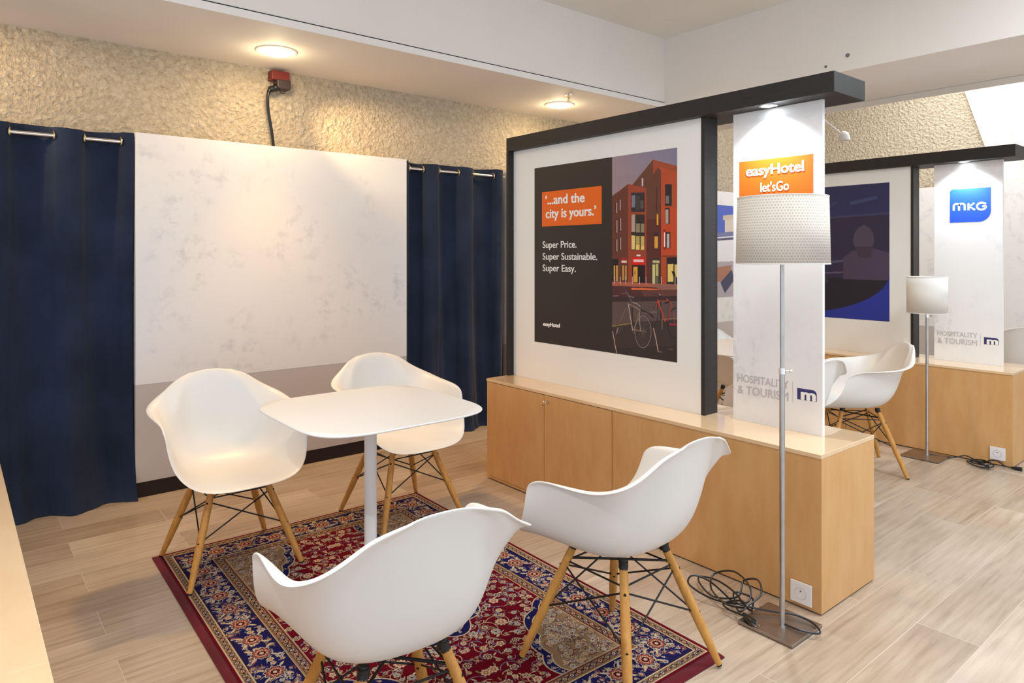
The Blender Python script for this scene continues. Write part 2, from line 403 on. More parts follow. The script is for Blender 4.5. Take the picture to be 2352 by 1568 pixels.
# ------------------------------------------------------------------ ceiling fittings
def downlight(x, y, label):
    t = thing('ceiling_downlight', label, 'ceiling light', (x, y, SOF), group='round warm downlights in the low ceiling')
    b = bm_new(); lathe(b, [(.137, 0), (.137, -.004), (.128, -.009), (.108, -.007), (.104, 0)], 48, cap=False); obj('trim_ring', b, M['trimw'], t, True)
    b = bm_new(); lathe(b, [(.105, -.001), (.103, -.012), (.085, -.022), (.045, -.029), (.0, -.031)], 40, cap=False); obj('diffuser', b, M['warm_glow'], t, True)
    lamp('downlight_lamp', 'AREA', (x, y, SOF-.045), 5, WARM, target=(x, y, 0), shape='DISK', size=.2)
    lamp('downlight_cone', 'SPOT', (x, y, SOF-.05), 95, (1, .54, .13), target=(x+.1, y-1.0, 0), spot_size=math.radians(92), spot_blend=.7, shadow_soft_size=.09)
    lamp('downlight_beam', 'SPOT', (x, y, SOF-.05), 85, WARM, target=(x+1.35, WALL_Y+.1, 2.3), spot_size=math.radians(46), spot_blend=.85, shadow_soft_size=.04)
    lamp('downlight_glow', 'POINT', (x, y, SOF-.075), 3.5, (1, .82, .5), shadow_soft_size=.05)
    return t
downlight(1.744, 4.675, 'large round warm downlight glowing in the low ceiling above the black plug box')
downlight(4.411, 4.667, 'round warm downlight beside the sprinkler, behind the near black frame')
lamp('downlight_beam', 'SPOT', (-.92, 4.67, SOF-.05), 90, WARM, target=(.5, WALL_Y+.1, 2.4), spot_size=math.radians(50), spot_blend=.85, shadow_soft_size=.04)
t = thing('fire_sprinkler', 'small metal fire sprinkler head hanging from the low ceiling', 'sprinkler', (4.196, 4.323, SOF))
b = bm_new(); lathe(b, [(.034, 0), (.032, -.006), (.012, -.008)], 24); obj('escutcheon', b, M['chrome'], t, True)
b = bm_new(); lathe(b, [(.009, -.006), (.009, -.03), (.004, -.034), (.004, -.052)], 12); tube(b, [(-.012, 0, -.02), (-.014, 0, -.04), (-.002, 0, -.056)], .002); tube(b, [(.012, 0, -.02), (.014, 0, -.04), (.002, 0, -.056)], .002); obj('nozzle', b, M['brass'], t, True)
b = bm_new(); lathe(b, [(.018, -.055), (.018, -.058)], 16); obj('deflector', b, M['brass'], t)
for y, z, lab in ((2.409, 3.116, 'dark round spot high on the white bulkhead, the larger of two'), (2.577, 3.065, 'smaller dark round spot low on the bulkhead just above the black beam')):
    r = .016 if y < 2.5 else .011
    b = bm_new(); lathe(b, [(r, 0), (r*.9, .004), (0.0005, .005)], 20); o = obj('blanking_cap', b, mat('grey_cap', srgb(120, 112, 112), .6), None, True, (CO_X, y, z)); o.rotation_euler = (0, -math.pi/2, 0); tag(o, lab, 'cap')
# arm spotlight by the white strip
t = thing('hanging_spotlight', 'small white spotlight hanging on a thin slanted rod from the white ceiling strip', 'spotlight', (6.66, 3.34, SOF))
head = Vector((.16, -.20, -.235))
b = bm_new(); tube(b, [(0, 0, 0), head], .008); obj('rod', b, M['trimw'], t, True)
b = bm_new(); lathe(b, [(.03, 0), (.03, -.008)], 20); obj('ceiling_rose', b, M['trimw'], t)
b = bm_new(); lathe(b, [(.012, .05), (.035, .035), (.05, .0), (.055, -.04), (.05, -.045)], 24, at=head); obj('head', b, M['trimw'], t, True)
# red and black plug box on the back wall with its cable
t = thing('plug_box', 'dark red industrial plug box high on the rough wall under the ceiling', 'plug box', (1.93, WALL_Y, 2.93))
b = bm_new(); box(b, -.065, .07, -.09, 0, -.02, .05, .006); obj('housing', b, M['redplug'], t)
b = bm_new(); box(b, -.03, .075, -.105, -.01, -.085, -.015, .01); obj('plug_body', b, mat('grey_black_plastic', srgb(60, 46, 44), .5), t)
b = bm_new(); tube(b, smooth_path([(.0, -.07, -.06), (-.04, -.08, -.085), (-.075, -.08, -.1), (-.085, -.075, -.12)]), [.028]*9+[.024]*8+[.016]*8, 12); obj('cable_gland', b, M['blackp'], t, True)
b = bm_new(); torus(b, (.02, -.075, -.095), .02, .003, 'y', 16, 6); obj('latch_ring', b, M['wire'], t, True)
b = bm_new(); tube(b, smooth_path([(1.846, 5.105, 2.82), (1.838, 5.105, 2.76), (1.85, 5.12, 2.66), (1.878, 5.13, 2.52), (1.9, 5.15, 2.4), (1.905, 5.155, 2.25)], 6), .011, 10)
tag(obj('power_cable', b, M['blackp'], None, True), 'black cable hanging from the red plug box down behind the white panel', 'cable')

# ------------------------------------------------------------------ back wall panels
def back_panel(x0, x1, label):
    t = thing('backdrop_panel', label, 'panel', ((x0+x1)/2, 5.03, 0), group='white marble-look backdrop panels on the back wall')
    h = (x1-x0)/2
    b = bm_new(); box(b, -h, h, 0, .1, .742, 2.4, .002); obj('marble_sheet', b, M['marble'], t)
    b = bm_new(); box(b, -h, h, .001, .1, .1, .742, .002); o = obj('grey_base_sheet', b, M['greyp'], t); o['label'] = 'plain grey lower band'
    b = bm_new(); box(b, -h, h, .004, .1, 0, .1, .002); obj('plinth', b, M['plinth'], t)
    return t
back_panel(.945, 2.985, 'tall white marble-look panel between two navy curtains, grey band at its foot')
back_panel(4.105, 6.15, 'white marble-look panel behind the near black frame, between the right curtain and second booth')
back_panel(7.27, 9.0, 'white marble-look panel with a sky photo, seen through the gap beside the near frame')
# end wall panel
t = thing('backdrop_panel', 'long white marble-look panel along the far right wall behind the second booth', 'panel', (9.06, 0, 0))
b = bm_new(); box(b, 0, .1, -1.5, 4.9, .742, 2.4, .002); obj('marble_sheet', b, M['marble'], t)
b = bm_new(); box(b, .001, .1, -1.5, 4.9, .0, .742, .002); obj('grey_base_sheet', b, M['greyp'], t)

# ------------------------------------------------------------------ curtains
def curtain(xs, sign0, xa, xb, bulge, flat, label, rod_label, seed):
    """xs: where the cloth crosses the rod; sign -1 = cloth in front of the rod (towards the room)"""
    ROD_Y = 5.085; RZ = 2.335; A = .05
    rnd = random.Random(seed); n = int((xb-xa)/.008); nz = 60
    def off(x, z):
        k = 0
        while k < len(xs) and x > xs[k]: k += 1
        lo = xs[k-1] if k > 0 else xs[0]-.19; hi = xs[k] if k < len(xs) else xs[-1]+.19
        s = sign0*(-1)**k; tt = min(1, max(0, (x-lo)/(hi-lo)))
        f = math.sin(math.pi*tt); f = (abs(f)**.55)
        fall = (2.4-z)/2.4
        dr = 1-flat*min(1, fall*2.2)
        y = s*f*A*dr + .012*fall*math.sin(x*23+seed+z*1.3) + .008*fall*math.sin(x*51+z*2+seed*2)
        y += -bulge*max(0, (.34-z)/.34)**1.3*(1+.35*math.sin(x*17+seed))
        return y
    b = bm_new(); V = []
    for j in range(nz+1):
        row = []
        for i in range(n+1):
            x = xa+(xb-xa)*i/n
            top = RZ+.055+.007*math.sin(x*13+seed)
            z = top*(1-j/nz)+.004*(j/nz)
            xx = x + .012*(1-z/2.4)*math.sin(z*2.2+x*9)
            y = ROD_Y+off(x, z)
            if z < .05: y -= (.05-z)*.5
            row.append(b.verts.new((xx, y, z)))
        V.append(row)
    for j in range(nz):
        for i in range(n): b.faces.new((V[j][i], V[j][i+1], V[j+1][i+1], V[j+1][i]))
    t = thing('curtain', label, 'curtain', (0, 0, 0), group='navy eyelet curtains against the back wall')
    c = obj('cloth', b, M['curtain'], t, True)
    for x in xs:
        if xa < x < xb:
            b = bm_new(); torus(b, (x, ROD_Y, RZ), .026, .006, 'x', 26, 8); e = obj('eyelet', b, M['brass'], t, True)
    b = bm_new(); tube(b, [(xa-.02, ROD_Y, RZ), (xb+.02, ROD_Y, RZ)], .0125, 16)
    tag(obj('curtain_rod', b, M['chrome'], None, True), rod_label, 'curtain rod', 'steel curtain rods')
curtain([-.3, -.1, .09, .28, .503, .664, .869], 1, -.5, .938, .07, .5, 'navy eyelet curtain left of the marble panel, pooling on the floor', 'steel rod threaded through the left navy curtain', 3)
curtain([3.035, 3.174, 3.339, 3.549, 3.709, 3.946, 4.06], -1, 2.995, 4.085, .0, .12, 'pleated navy eyelet curtain right of the marble panel, behind the wooden counter', 'steel rod threaded through the right navy curtain', 7)

# ------------------------------------------------------------------ booth furniture: counter, frame, sign panel
def counter(ox, oy, label, details):
    t = thing('storage_counter', label, 'counter', (2.975+ox, 1.47+oy, 0), group='low beech counters under the frames')
    W, L, H = .535, 2.435, .714
    b = bm_new(); box(b, 0.004, W, 0, L, .008, H-.02, .0015); obj('body', b, M['beech'], t)
    b = bm_new(); box(b, -.001, W+.001, -.001, L+.001, H-.0195, H, .002); obj('top', b, M['beech_top_lit'], t)
    b = bm_new(); box(b, .02, W-.02, .02, L-.02, 0, .008); obj('plinth', b, M['dark'], t)
    for k, (y0, y1) in enumerate(((1.824, 2.408), (1.238, 1.820))):
        b = bm_new(); box(b, .0, .004, y0, y1, .03, H-.024, .001); d = obj('door', b, M['beech'], t)
        # dark joint line round the leaf
        b = bm_new(); box(b, .0035, .0045, y0-.002, y1+.002, .028, H-.0215); obj('joint', b, mat('joint_shadow', srgb(120, 78, 40), .7), d)
        if k == 1:
            b = bm_new(); tube(b, [(.001, y1-.035, .655), (-.006, y1-.035, .655)], .009, 14); obj('lock', b, M['brass'], d, True)
            b = bm_new(); tube(b, [(-.006, y1-.035, .655), (-.022, y1-.035, .655)], .0025, 8); torus(b, (-.03, y1-.035, .655), .009, .0025, 'y', 16, 6); obj('key', b, M['chrome'], d, True)
        else:
            b = bm_new(); tube(b, [(.001, y0+.01, .625), (-.004, y0+.01, .625)], .006, 12); obj('catch', b, M['brass'], d, True)
    return t
def socket(x, y, z, label):
    t = thing('power_socket', label, 'socket', (x, y, z), group='white wall sockets low on the counters')
    b = bm_new(); box(b, -.009, 0, -.05, .05, -.048, .048, .003); obj('cover_plate', b, M['socket'], t)
    b = bm_new()
    lathe(b, [(.028, 0), (.026, .0015), (.0235, -.0), (.0225, -.006), (.0, -.006)], 32, cap=False)
    for v in b.verts: v.co = Vector((-.0095-v.co.z*.8, v.co.y, v.co.x))
    w_ = obj('socket_well', b, mat('socket_grey', srgb(214, 206, 202), .4), t, True)
    b = bm_new()
    for dy in (-.0095, .0095):
        tube(b, [(-.006, dy, -.003), (-.0085, dy, -.003)], .003, 10)
    tube(b, [(-.005, 0, .009), (-.012, 0, .009)], .0028, 10); obj('contact', b, M['dark'], w_, True)
    return t
def frame(ox, oy, label):
    t = thing('display_frame', label, 'frame', (3.16+ox, 1.5+oy, .714), group='black portal frames standing on the counters')
    Z0, Z1 = 1.640, 1.736
    b = bm_new(); box(b, 0, .32, 0, 2.41, Z0, Z1, .002); obj('header_beam', b, M['black'], t)
    b = bm_new(); box(b, .045, .168, .735, .757, 0, Z0, .0015); obj('post', b, M['black'], t)
    b = bm_new(); box(b, .0, .168, 2.385, 2.41, 0, Z0, .0015); obj('post', b, M['black'], t)
    b = bm_new(); box(b, .05, .085, .757, 2.385, .0, Z0, .001); obj('backboard', b, M['board'], t)
    return t
def sign_panel(ox, oy, label):
    t = thing('sign_panel', label, 'sign', (3.275+ox, 1.61+oy, .714), group='narrow marble-look sign panels on the counters')
    b = bm_new(); box(b, -.002, .02, 0, .49, 0, 1.639, .0015); obj('marble_sheet', b, M['marble'], t)
    return t
def beam_light(ox, oy, label, power=50):
    x, y = 3.212+ox, 1.86+oy
    t = thing('recessed_spotlight', label, 'spotlight', (x, y, 2.354), group='cool recessed spotlights in the black beams')
    b = bm_new(); lathe(b, [(.046, 0), (.046, -.003), (.036, -.004), (.034, 0)], 36, cap=False); obj('trim_ring', b, M['chrome'], t, True)
    b = bm_new(); lathe(b, [(.034, -.001), (.02, -.005), (0, -.006)], 28, cap=False); obj('lens', b, M['cool_glow'], t, True)
    lamp('beam_spot', 'SPOT', (x-.012, y, 2.335), power, COOL, target=(x+.005, y, 0), spot_size=math.radians(128), spot_blend=.9, shadow_soft_size=.03)
    return t
RT = (0, -1, 0); UP = (0, 0, 1)          # seen from the room: right is -Y, up is +Z
def hosp(sp):
    # u = to the right from the left edge (0.49 wide), v = up from the counter
    O = (-.002, .49, 0)
    text_mesh('lettering', 'HOSPITALITY', M['grey_ink'], sp, O, RT, UP, (.027, .206), (.316, .208), cap=.040, fat=.012)
    text_mesh('lettering', '& TOURISM', M['grey_ink'], sp, O, RT, UP, (.028, .143), (.314, .146), cap=.044, fat=.012)
    plate('divider_line', [(.337, .142), (.339, .142), (.339, .248), (.337, .248)], M['grey_ink'], sp, O, RT, UP, .0003, .001)
    pts = [(.362, .164), (.461, .166), (.461, .205)] + [(.441+.02*math.cos(a), .200+.02*math.sin(a)) for a in [math.radians(k) for k in range(10, 91, 16)]] + [(.362, .220)]
    e = plate('emblem', pts, M['navy_ink'], sp, O, RT, UP, .0003, .0012)
    text_mesh('letter', 'm', M['white_ink'], e, O, RT, UP, (.386, .168), (.453, .169), cap=.034, h_ref='top', fat=.05, depth=.0015)
c1 = counter(0, 0, 'long low beech counter in front carrying the near black frame', True)
c2 = counter(3.165, .11, 'beech counter of the second booth, behind the near one on the right', True)
socket(2.9745, 1.559, .074, 'white square socket at the near corner of the front beech counter')
socket(6.1395, 1.673, .092, 'white square socket on the far beech counter, above the cord')
f1 = frame(0, 0, 'large black frame with a wide top beam on the near counter, around the building poster')
f2 = frame(3.165, .11, 'black frame of the second booth on the right, holding the dark blue poster')
s1 = sign_panel(0, 0, 'narrow white sign panel with an orange rectangle, behind the near floor lamp')
s2 = sign_panel(3.165, .11, 'narrow white sign panel with a blue rounded logo on the far counter')
beam_light(0, 0, 'cool bright spotlight set in the near black beam above the orange sign')
beam_light(3.165, .11, 'cool bright spotlight set in the far black beam above the blue sign')
hosp(s1); hosp(s2)
O = (-.002, .49, 0)
e = plate('logo', [(.038, 1.186), (.443, 1.175), (.443, 1.379), (.038, 1.380)], M['orange'], s1, O, RT, UP, .0003, .001)
w1 = text_mesh('logo_lettering', 'easyHotel', M['white_ink'], e, O, RT, UP, (.080, 1.300), (.396, 1.300), cap=.052, fat=.03, depth=.0012)
text_mesh('logo_lettering', "let'sGo", M['white_ink'], e, O, RT, UP, (.162, 1.211), (.318, 1.211), cap=.048, fat=.02, depth=.0012)
def arc(cx, cy, r, a0, a1, n=7): return [(cx+r*math.cos(math.radians(a0+(a1-a0)*i/n)), cy+r*math.sin(math.radians(a0+(a1-a0)*i/n))) for i in range(n+1)]
pts = [(.118, 1.149)] + arc(.322, 1.236, .087, -90, 0, 10) + [(.409, 1.425)] + arc(.143, 1.400, .025, 90, 180)
e = plate('logo', pts, M['blue_ink'], s2, O, RT, UP, .0003, .001)
# m, K, G drawn as strokes
def strokes(name, segs, m, parent, wd):
    b = bm_new(); x = -.0035
    for seg in segs:
        P = [Vector((0, .147+(p[0]-.150)*1.133, p[1])) for p in seg]; L = []; R_ = []
        for i, p in enumerate(P):
            d = (P[min(i+1, len(P)-1)]-P[max(i-1, 0)]).normalized(); nrm = Vector((0, -d.z, d.y))*wd/2
            L.append(p+nrm); R_.append(p-nrm)
        vs = [[b.verts.new((x, .49-q.y, q.z)) for q in S] for S in (L, R_)]
        for i in range(len(P)-1): b.faces.new((vs[0][i], vs[0][i+1], vs[1][i+1], vs[1][i]))
    for f in b.faces: f.normal_update()
    r = bmesh.ops.extrude_face_region(b, geom=b.faces[:])
    for v in [g for g in r['geom'] if isinstance(g, bmesh.types.BMVert)]: v.co.x += .0012
    return obj(name, b, m, parent)
b0, tp = 1.247, 1.303
strokes('logo_lettering', [
    [(.150, b0), (.150, b0+.040)] + arc(.168, b0+.038, .018, 180, 60, 6) + [(.184, tp-.006), (.184, b0)],
    [(.184, b0+.038)] + arc(.202, b0+.038, .018, 150, 0, 6) + [(.220, b0)],
    [(.244, b0), (.244, tp)], [(.280, tp), (.250, b0+.030), (.284, b0)],
    [(.352, tp-.012)] + arc(.325, b0+.028, .028, 50, 350, 14) + [(.352, b0+.026), (.330, b0+.026)]], M['white_ink'], e, .0150)

# ------------------------------------------------------------------ posters
PD = [('p',[(0.717,0.253),(0.866,0.179),(0.866,0.795),(0.717,0.789)],(108,56,42)),
('p',[(0.898,0.188),(1.057,0.05),(1.116,0.077),(1.116,0.786),(1.008,0.79),(1.008,0.214)],(106,62,46)),
('p',[(0.866,0.179),(1.008,0.215),(1.008,0.787),(0.866,0.792)],(160,70,44)),
('p',[(1.008,0.399),(1.116,0.403),(1.116,0.786),(1.008,0.79)],(96,46,40)),
('p',[(1.057,0.05),(1.233,0.106),(1.233,0.785),(1.116,0.786),(1.116,0.116),(1.094,0.101),(1.057,0.142)],(184,78,42)),
('p',[(1.057,0.05),(1.233,0.106),(1.233,0.14),(1.116,0.103),(1.094,0.1),(1.057,0.142)],(160,72,44)),
('p',[(1.116,0.331),(1.233,0.345),(1.233,0.615),(1.116,0.615)],(198,76,38)),
('p',[(0.889,0.233),(0.995,0.24),(0.995,0.356),(0.889,0.351)],(52,46,48)),
('p',[(0.894,0.25),(0.921,0.251),(0.921,0.325),(0.894,0.324)],(122,122,136)),
('p',[(0.963,0.285),(0.986,0.286),(0.986,0.336),(0.963,0.335)],(92,84,76)),
('p',[(0.924,0.256),(0.96,0.258),(0.96,0.344),(0.924,0.342)],(70,60,56)),
('p',[(0.889,0.366),(0.995,0.371),(0.995,0.584),(0.889,0.583)],(52,42,40)),
('p',[(0.892,0.367),(0.921,0.368),(0.921,0.473),(0.892,0.473)],(186,158,140)),
('p',[(0.928,0.422),(0.958,0.424),(0.958,0.477),(0.928,0.476)],(150,132,98)),
('p',[(0.964,0.425),(0.991,0.426),(0.991,0.478),(0.964,0.477)],(150,132,98)),
('p',[(0.892,0.494),(0.921,0.495),(0.921,0.579),(0.892,0.579)],(236,202,122)),
('p',[(0.928,0.499),(0.957,0.499),(0.957,0.581),(0.928,0.581)],(190,160,84)),
('p',[(0.964,0.499),(0.991,0.5),(0.991,0.581),(0.964,0.581)],(206,176,96)),
('p',[(0.928,0.551),(0.957,0.552),(0.957,0.581),(0.928,0.581)],(240,200,100)),
('p',[(0.964,0.557),(0.991,0.557),(0.991,0.581),(0.964,0.581)],(240,200,100)),
('p',[(0.762,0.282),(0.779,0.283),(0.779,0.357),(0.762,0.356)],(52,34,34)),
('p',[(0.769,0.287),(0.777,0.288),(0.777,0.353),(0.769,0.353)],(196,160,150)),
('p',[(0.791,0.265),(0.808,0.266),(0.808,0.343),(0.791,0.342)],(52,34,34)),
('p',[(0.798,0.27),(0.806,0.27),(0.806,0.339),(0.798,0.339)],(196,160,150)),
('p',[(0.764,0.391),(0.781,0.392),(0.781,0.478),(0.764,0.478)],(52,34,34)),
('p',[(0.771,0.396),(0.779,0.396),(0.779,0.475),(0.771,0.474)],(196,160,150)),
('p',[(0.793,0.38),(0.81,0.381),(0.81,0.468),(0.793,0.467)],(52,34,34)),
('p',[(0.801,0.385),(0.809,0.385),(0.809,0.464),(0.801,0.464)],(196,160,150)),
('p',[(0.764,0.509),(0.781,0.509),(0.781,0.595),(0.764,0.595)],(52,34,34)),
('p',[(0.771,0.514),(0.779,0.514),(0.779,0.592),(0.771,0.592)],(196,160,150)),
('p',[(0.793,0.499),(0.81,0.499),(0.81,0.586),(0.793,0.586)],(52,34,34)),
('p',[(0.801,0.503),(0.809,0.503),(0.809,0.582),(0.801,0.582)],(196,160,150)),
('p',[(0.972,0.152),(0.984,0.153),(0.984,0.201),(0.972,0.2)],(206,190,188)),
('p',[(1.08,0.209),(1.088,0.209),(1.088,0.36),(1.08,0.36)],(74,44,40)),
('p',[(1.08,0.37),(1.1,0.371),(1.1,0.439),(1.08,0.438)],(60,36,30)),
('p',[(1.084,0.373),(1.098,0.374),(1.098,0.436),(1.084,0.436)],(242,166,62)),
('p',[(1.063,0.482),(1.098,0.483),(1.098,0.58),(1.063,0.58)],(56,40,36)),
('p',[(1.069,0.503),(1.094,0.504),(1.094,0.574),(1.069,0.574)],(228,162,66)),
('p',[(1.145,0.203),(1.194,0.207),(1.194,0.331),(1.145,0.328)],(50,38,38)),
('p',[(1.15,0.271),(1.174,0.272),(1.174,0.316),(1.15,0.314)],(124,116,110)),
('p',[(1.146,0.339),(1.179,0.341),(1.179,0.435),(1.146,0.434)],(54,40,38)),
('p',[(1.149,0.349),(1.17,0.35),(1.17,0.432),(1.149,0.431)],(188,164,148)),
('p',[(1.15,0.479),(1.183,0.48),(1.183,0.573),(1.15,0.573)],(60,44,40)),
('p',[(1.158,0.491),(1.176,0.491),(1.176,0.57),(1.158,0.57)],(204,186,176)),
('p',[(1.131,0.465),(1.151,0.465),(1.151,0.583),(1.131,0.583)],(176,36,28)),
('p',[(1.137,0.481),(1.146,0.482),(1.146,0.565),(1.137,0.565)],(250,226,220)),
('p',[(0.898,0.626),(0.997,0.626),(0.997,0.672),(0.898,0.673)],(226,30,26)),
('p',[(0.909,0.64),(0.987,0.64),(0.987,0.655),(0.909,0.656)],(252,206,204)),
('p',[(0.932,0.61),(0.963,0.61),(0.963,0.621),(0.932,0.621)],(250,240,230)),
('p',[(0.809,0.63),(0.857,0.629),(0.857,0.665),(0.809,0.665)],(170,40,34)),
('p',[(0.812,0.648),(0.854,0.647),(0.854,0.66),(0.812,0.661)],(240,214,206)),
('p',[(0.898,0.674),(0.998,0.673),(0.998,0.784),(0.898,0.787)],(34,24,26)),
('p',[(0.907,0.684),(0.941,0.683),(0.941,0.777),(0.907,0.778)],(228,164,62)),
('p',[(0.916,0.712),(0.923,0.712),(0.923,0.731),(0.916,0.731)],(80,50,30)),
('p',[(0.717,0.638),(0.785,0.638),(0.785,0.776),(0.717,0.778)],(34,26,26)),
('p',[(0.748,0.678),(0.76,0.678),(0.76,0.774),(0.748,0.774)],(214,160,76)),
('p',[(0.766,0.678),(0.783,0.678),(0.783,0.776),(0.766,0.776)],(206,148,70)),
('p',[(0.812,0.672),(0.86,0.671),(0.86,0.773),(0.812,0.775)],(70,42,34)),
('p',[(0.818,0.676),(0.834,0.676),(0.834,0.769),(0.818,0.769)],(206,150,74)),
('p',[(0.84,0.676),(0.855,0.676),(0.855,0.768),(0.84,0.768)],(190,134,64)),
('p',[(1.044,0.632),(1.108,0.632),(1.108,0.783),(1.044,0.786)],(66,54,46)),
('p',[(1.054,0.644),(1.105,0.644),(1.105,0.66),(1.054,0.661)],(206,184,134)),
('p',[(1.052,0.668),(1.073,0.668),(1.073,0.78),(1.052,0.781)],(212,204,130)),
('p',[(1.078,0.666),(1.097,0.665),(1.097,0.736),(1.078,0.736)],(196,186,112)),
('p',[(1.078,0.741),(1.097,0.74),(1.097,0.779),(1.078,0.78)],(110,104,80)),
('p',[(1.157,0.626),(1.233,0.625),(1.233,0.784),(1.157,0.787)],(42,34,36)),
('p',[(1.164,0.665),(1.205,0.664),(1.205,0.766),(1.164,0.767)],(236,204,112)),
('p',[(1.213,0.667),(1.233,0.667),(1.233,0.738),(1.213,0.738)],(230,196,110)),
('p',[(1.191,0.705),(1.214,0.707),(1.23,0.777),(1.217,0.778),(1.203,0.732)],(26,22,28)),
('p',[(1.126,0.615),(1.233,0.615),(1.233,0.623),(1.126,0.624)],(120,56,40)),
('p',[(0.717,0.783),(1.25,0.781),(1.25,0.851),(0.717,0.877)],(84,46,44)),
('p',[(0.717,0.779),(1.25,0.781),(1.25,0.815),(1.108,0.803),(0.854,0.804),(0.717,0.806)],(180,96,72)),
('p',[(1.026,0.783),(1.25,0.783),(1.25,0.815),(1.132,0.817),(1.059,0.798)],(150,100,84)),
('p',[(0.891,0.813),(1.026,0.81),(1.132,0.812),(1.059,0.819),(0.893,0.825)],(232,110,62)),
('p',[(0.967,0.823),(1.25,0.81),(1.25,0.851),(0.992,0.864)],(104,62,54)),
('p',[(0.717,0.877),(1.25,0.845),(1.25,0.877),(0.717,0.91)],(62,44,44)),
('p',[(0.717,0.908),(1.25,0.874),(1.25,0.987),(0.717,1.065)],(98,80,74)),
('s',[(0.717,0.916),(1.25,0.882)],0.0007,(82,64,60)),
('s',[(0.717,0.923),(1.25,0.889)],0.0007,(82,64,60)),
('s',[(0.717,0.931),(1.25,0.896)],0.0007,(82,64,60)),
('s',[(0.717,0.939),(1.25,0.903)],0.0007,(82,64,60)),
('s',[(0.717,0.946),(1.25,0.909)],0.0007,(82,64,60)),
('s',[(0.717,0.954),(1.25,0.916)],0.0007,(82,64,60)),
('s',[(0.717,0.962),(1.25,0.923)],0.0007,(82,64,60)),
('s',[(0.717,0.969),(1.25,0.93)],0.0007,(82,64,60)),
('s',[(0.717,0.977),(1.25,0.937)],0.0007,(82,64,60)),
('s',[(0.717,0.985),(1.25,0.944)],0.0007,(82,64,60)),
('s',[(0.717,0.992),(1.25,0.951)],0.0007,(82,64,60)),
('s',[(0.717,1.0),(1.25,0.958)],0.0007,(82,64,60)),
('s',[(0.717,1.008),(1.25,0.965)],0.0007,(82,64,60)),
('s',[(0.717,1.015),(1.25,0.972)],0.0007,(82,64,60)),
('s',[(0.717,1.023),(1.25,0.979)],0.0007,(82,64,60)),
('s',[(0.717,1.031),(1.25,0.986)],0.0007,(82,64,60)),
('s',[(0.717,1.038),(1.25,0.993)],0.0007,(82,64,60)),
('p',[(0.717,1.058),(0.898,1.02),(1.25,0.978),(1.25,1.283),(0.717,1.355)],(64,50,48)),
('p',[(0.717,1.198),(1.25,1.126),(1.25,1.283),(0.717,1.355)],(56,44,40)),
('p',[(0.717,1.058),(0.889,1.025),(0.889,1.032),(0.717,1.065)],(150,124,74)),
('s',[(1.108,0.988),(1.238,0.974)],0.0021,(150,120,90)),
('s',[(0.745,0.869),(0.786,0.865)],0.0025,(150,136,130)),
('s',[(0.757,0.75),(0.757,0.794)],0.0033,(212,188,176)),
('s',[(0.804,0.749),(0.804,0.793)],0.0033,(212,188,176)),
('s',[(0.847,0.748),(0.847,0.791)],0.0033,(212,188,176)),
('s',[(0.9,0.746),(0.9,0.789)],0.0033,(212,188,176)),
('s',[(0.956,0.745),(0.956,0.788)],0.0033,(212,188,176)),
('s',[(1.006,0.744),(1.006,0.786)],0.0033,(212,188,176)),
('s',[(1.061,0.742),(1.061,0.784)],0.0033,(212,188,176)),
('s',[(1.119,0.741),(1.119,0.782)],0.0033,(212,188,176)),
('s',[(1.216,0.738),(1.216,0.779)],0.0033,(212,188,176)),
('s',[(1.273,0.998),(1.272,1.011),(1.27,1.024),(1.267,1.037),(1.263,1.049),(1.257,1.059),(1.251,1.068),(1.244,1.076),(1.236,1.082),(1.228,1.086),(1.219,1.088),(1.211,1.087),(1.202,1.085),(1.194,1.081),(1.187,1.074),(1.18,1.066),(1.175,1.056),(1.17,1.045),(1.167,1.033),(1.165,1.02),(1.164,1.006),(1.165,0.993),(1.167,0.979),(1.17,0.967),(1.175,0.955),(1.18,0.944),(1.187,0.935),(1.194,0.927),(1.202,0.922),(1.211,0.918),(1.219,0.916),(1.228,0.917),(1.236,0.92),(1.244,0.924),(1.251,0.931),(1.257,0.939),(1.263,0.949),(1.267,0.96),(1.27,0.972),(1.272,0.985),(1.273,0.998)],0.0039,(40,32,34)),
('s',[(1.088,0.892),(1.095,0.947),(1.088,0.999),(1.063,1.047)],0.0035,(44,34,36)),
('s',[(1.059,0.929),(1.084,0.895)],0.0035,(60,44,50)),
('s',[(1.114,0.881),(1.114,1.043)],0.0077,(56,46,48)),
('s',[(1.124,0.99),(1.124,1.045)],0.0021,(170,150,120)),
('s',[(1.094,0.875),(1.108,0.913),(1.148,0.998)],0.0053,(216,62,46)),
('s',[(1.096,0.875),(1.076,0.919)],0.0025,(206,60,44)),
('s',[(1.156,0.867),(1.184,0.887),(1.2,0.908)],0.0039,(196,60,60)),
('s',[(1.188,0.909),(1.178,0.954),(1.164,0.993)],0.0035,(190,56,50)),
('s',[(1.207,0.939),(1.213,1.003)],0.0021,(206,70,70)),
('s',[(1.176,1.012),(1.223,1.009)],0.0035,(200,40,60)),
('s',[(1.1,0.881),(1.168,0.878)],0.0025,(210,90,50)),
('s',[(1.063,0.844),(1.108,0.849),(1.124,0.858),(1.164,0.859)],0.0039,(60,44,54)),
('s',[(1.148,0.889),(1.172,0.884)],0.0081,(36,28,34)),
('s',[(1.184,0.853),(1.242,0.855)],0.0039,(44,34,36)),
('s',[(1.106,0.844),(1.11,0.845)],0.0039,(220,200,180)),
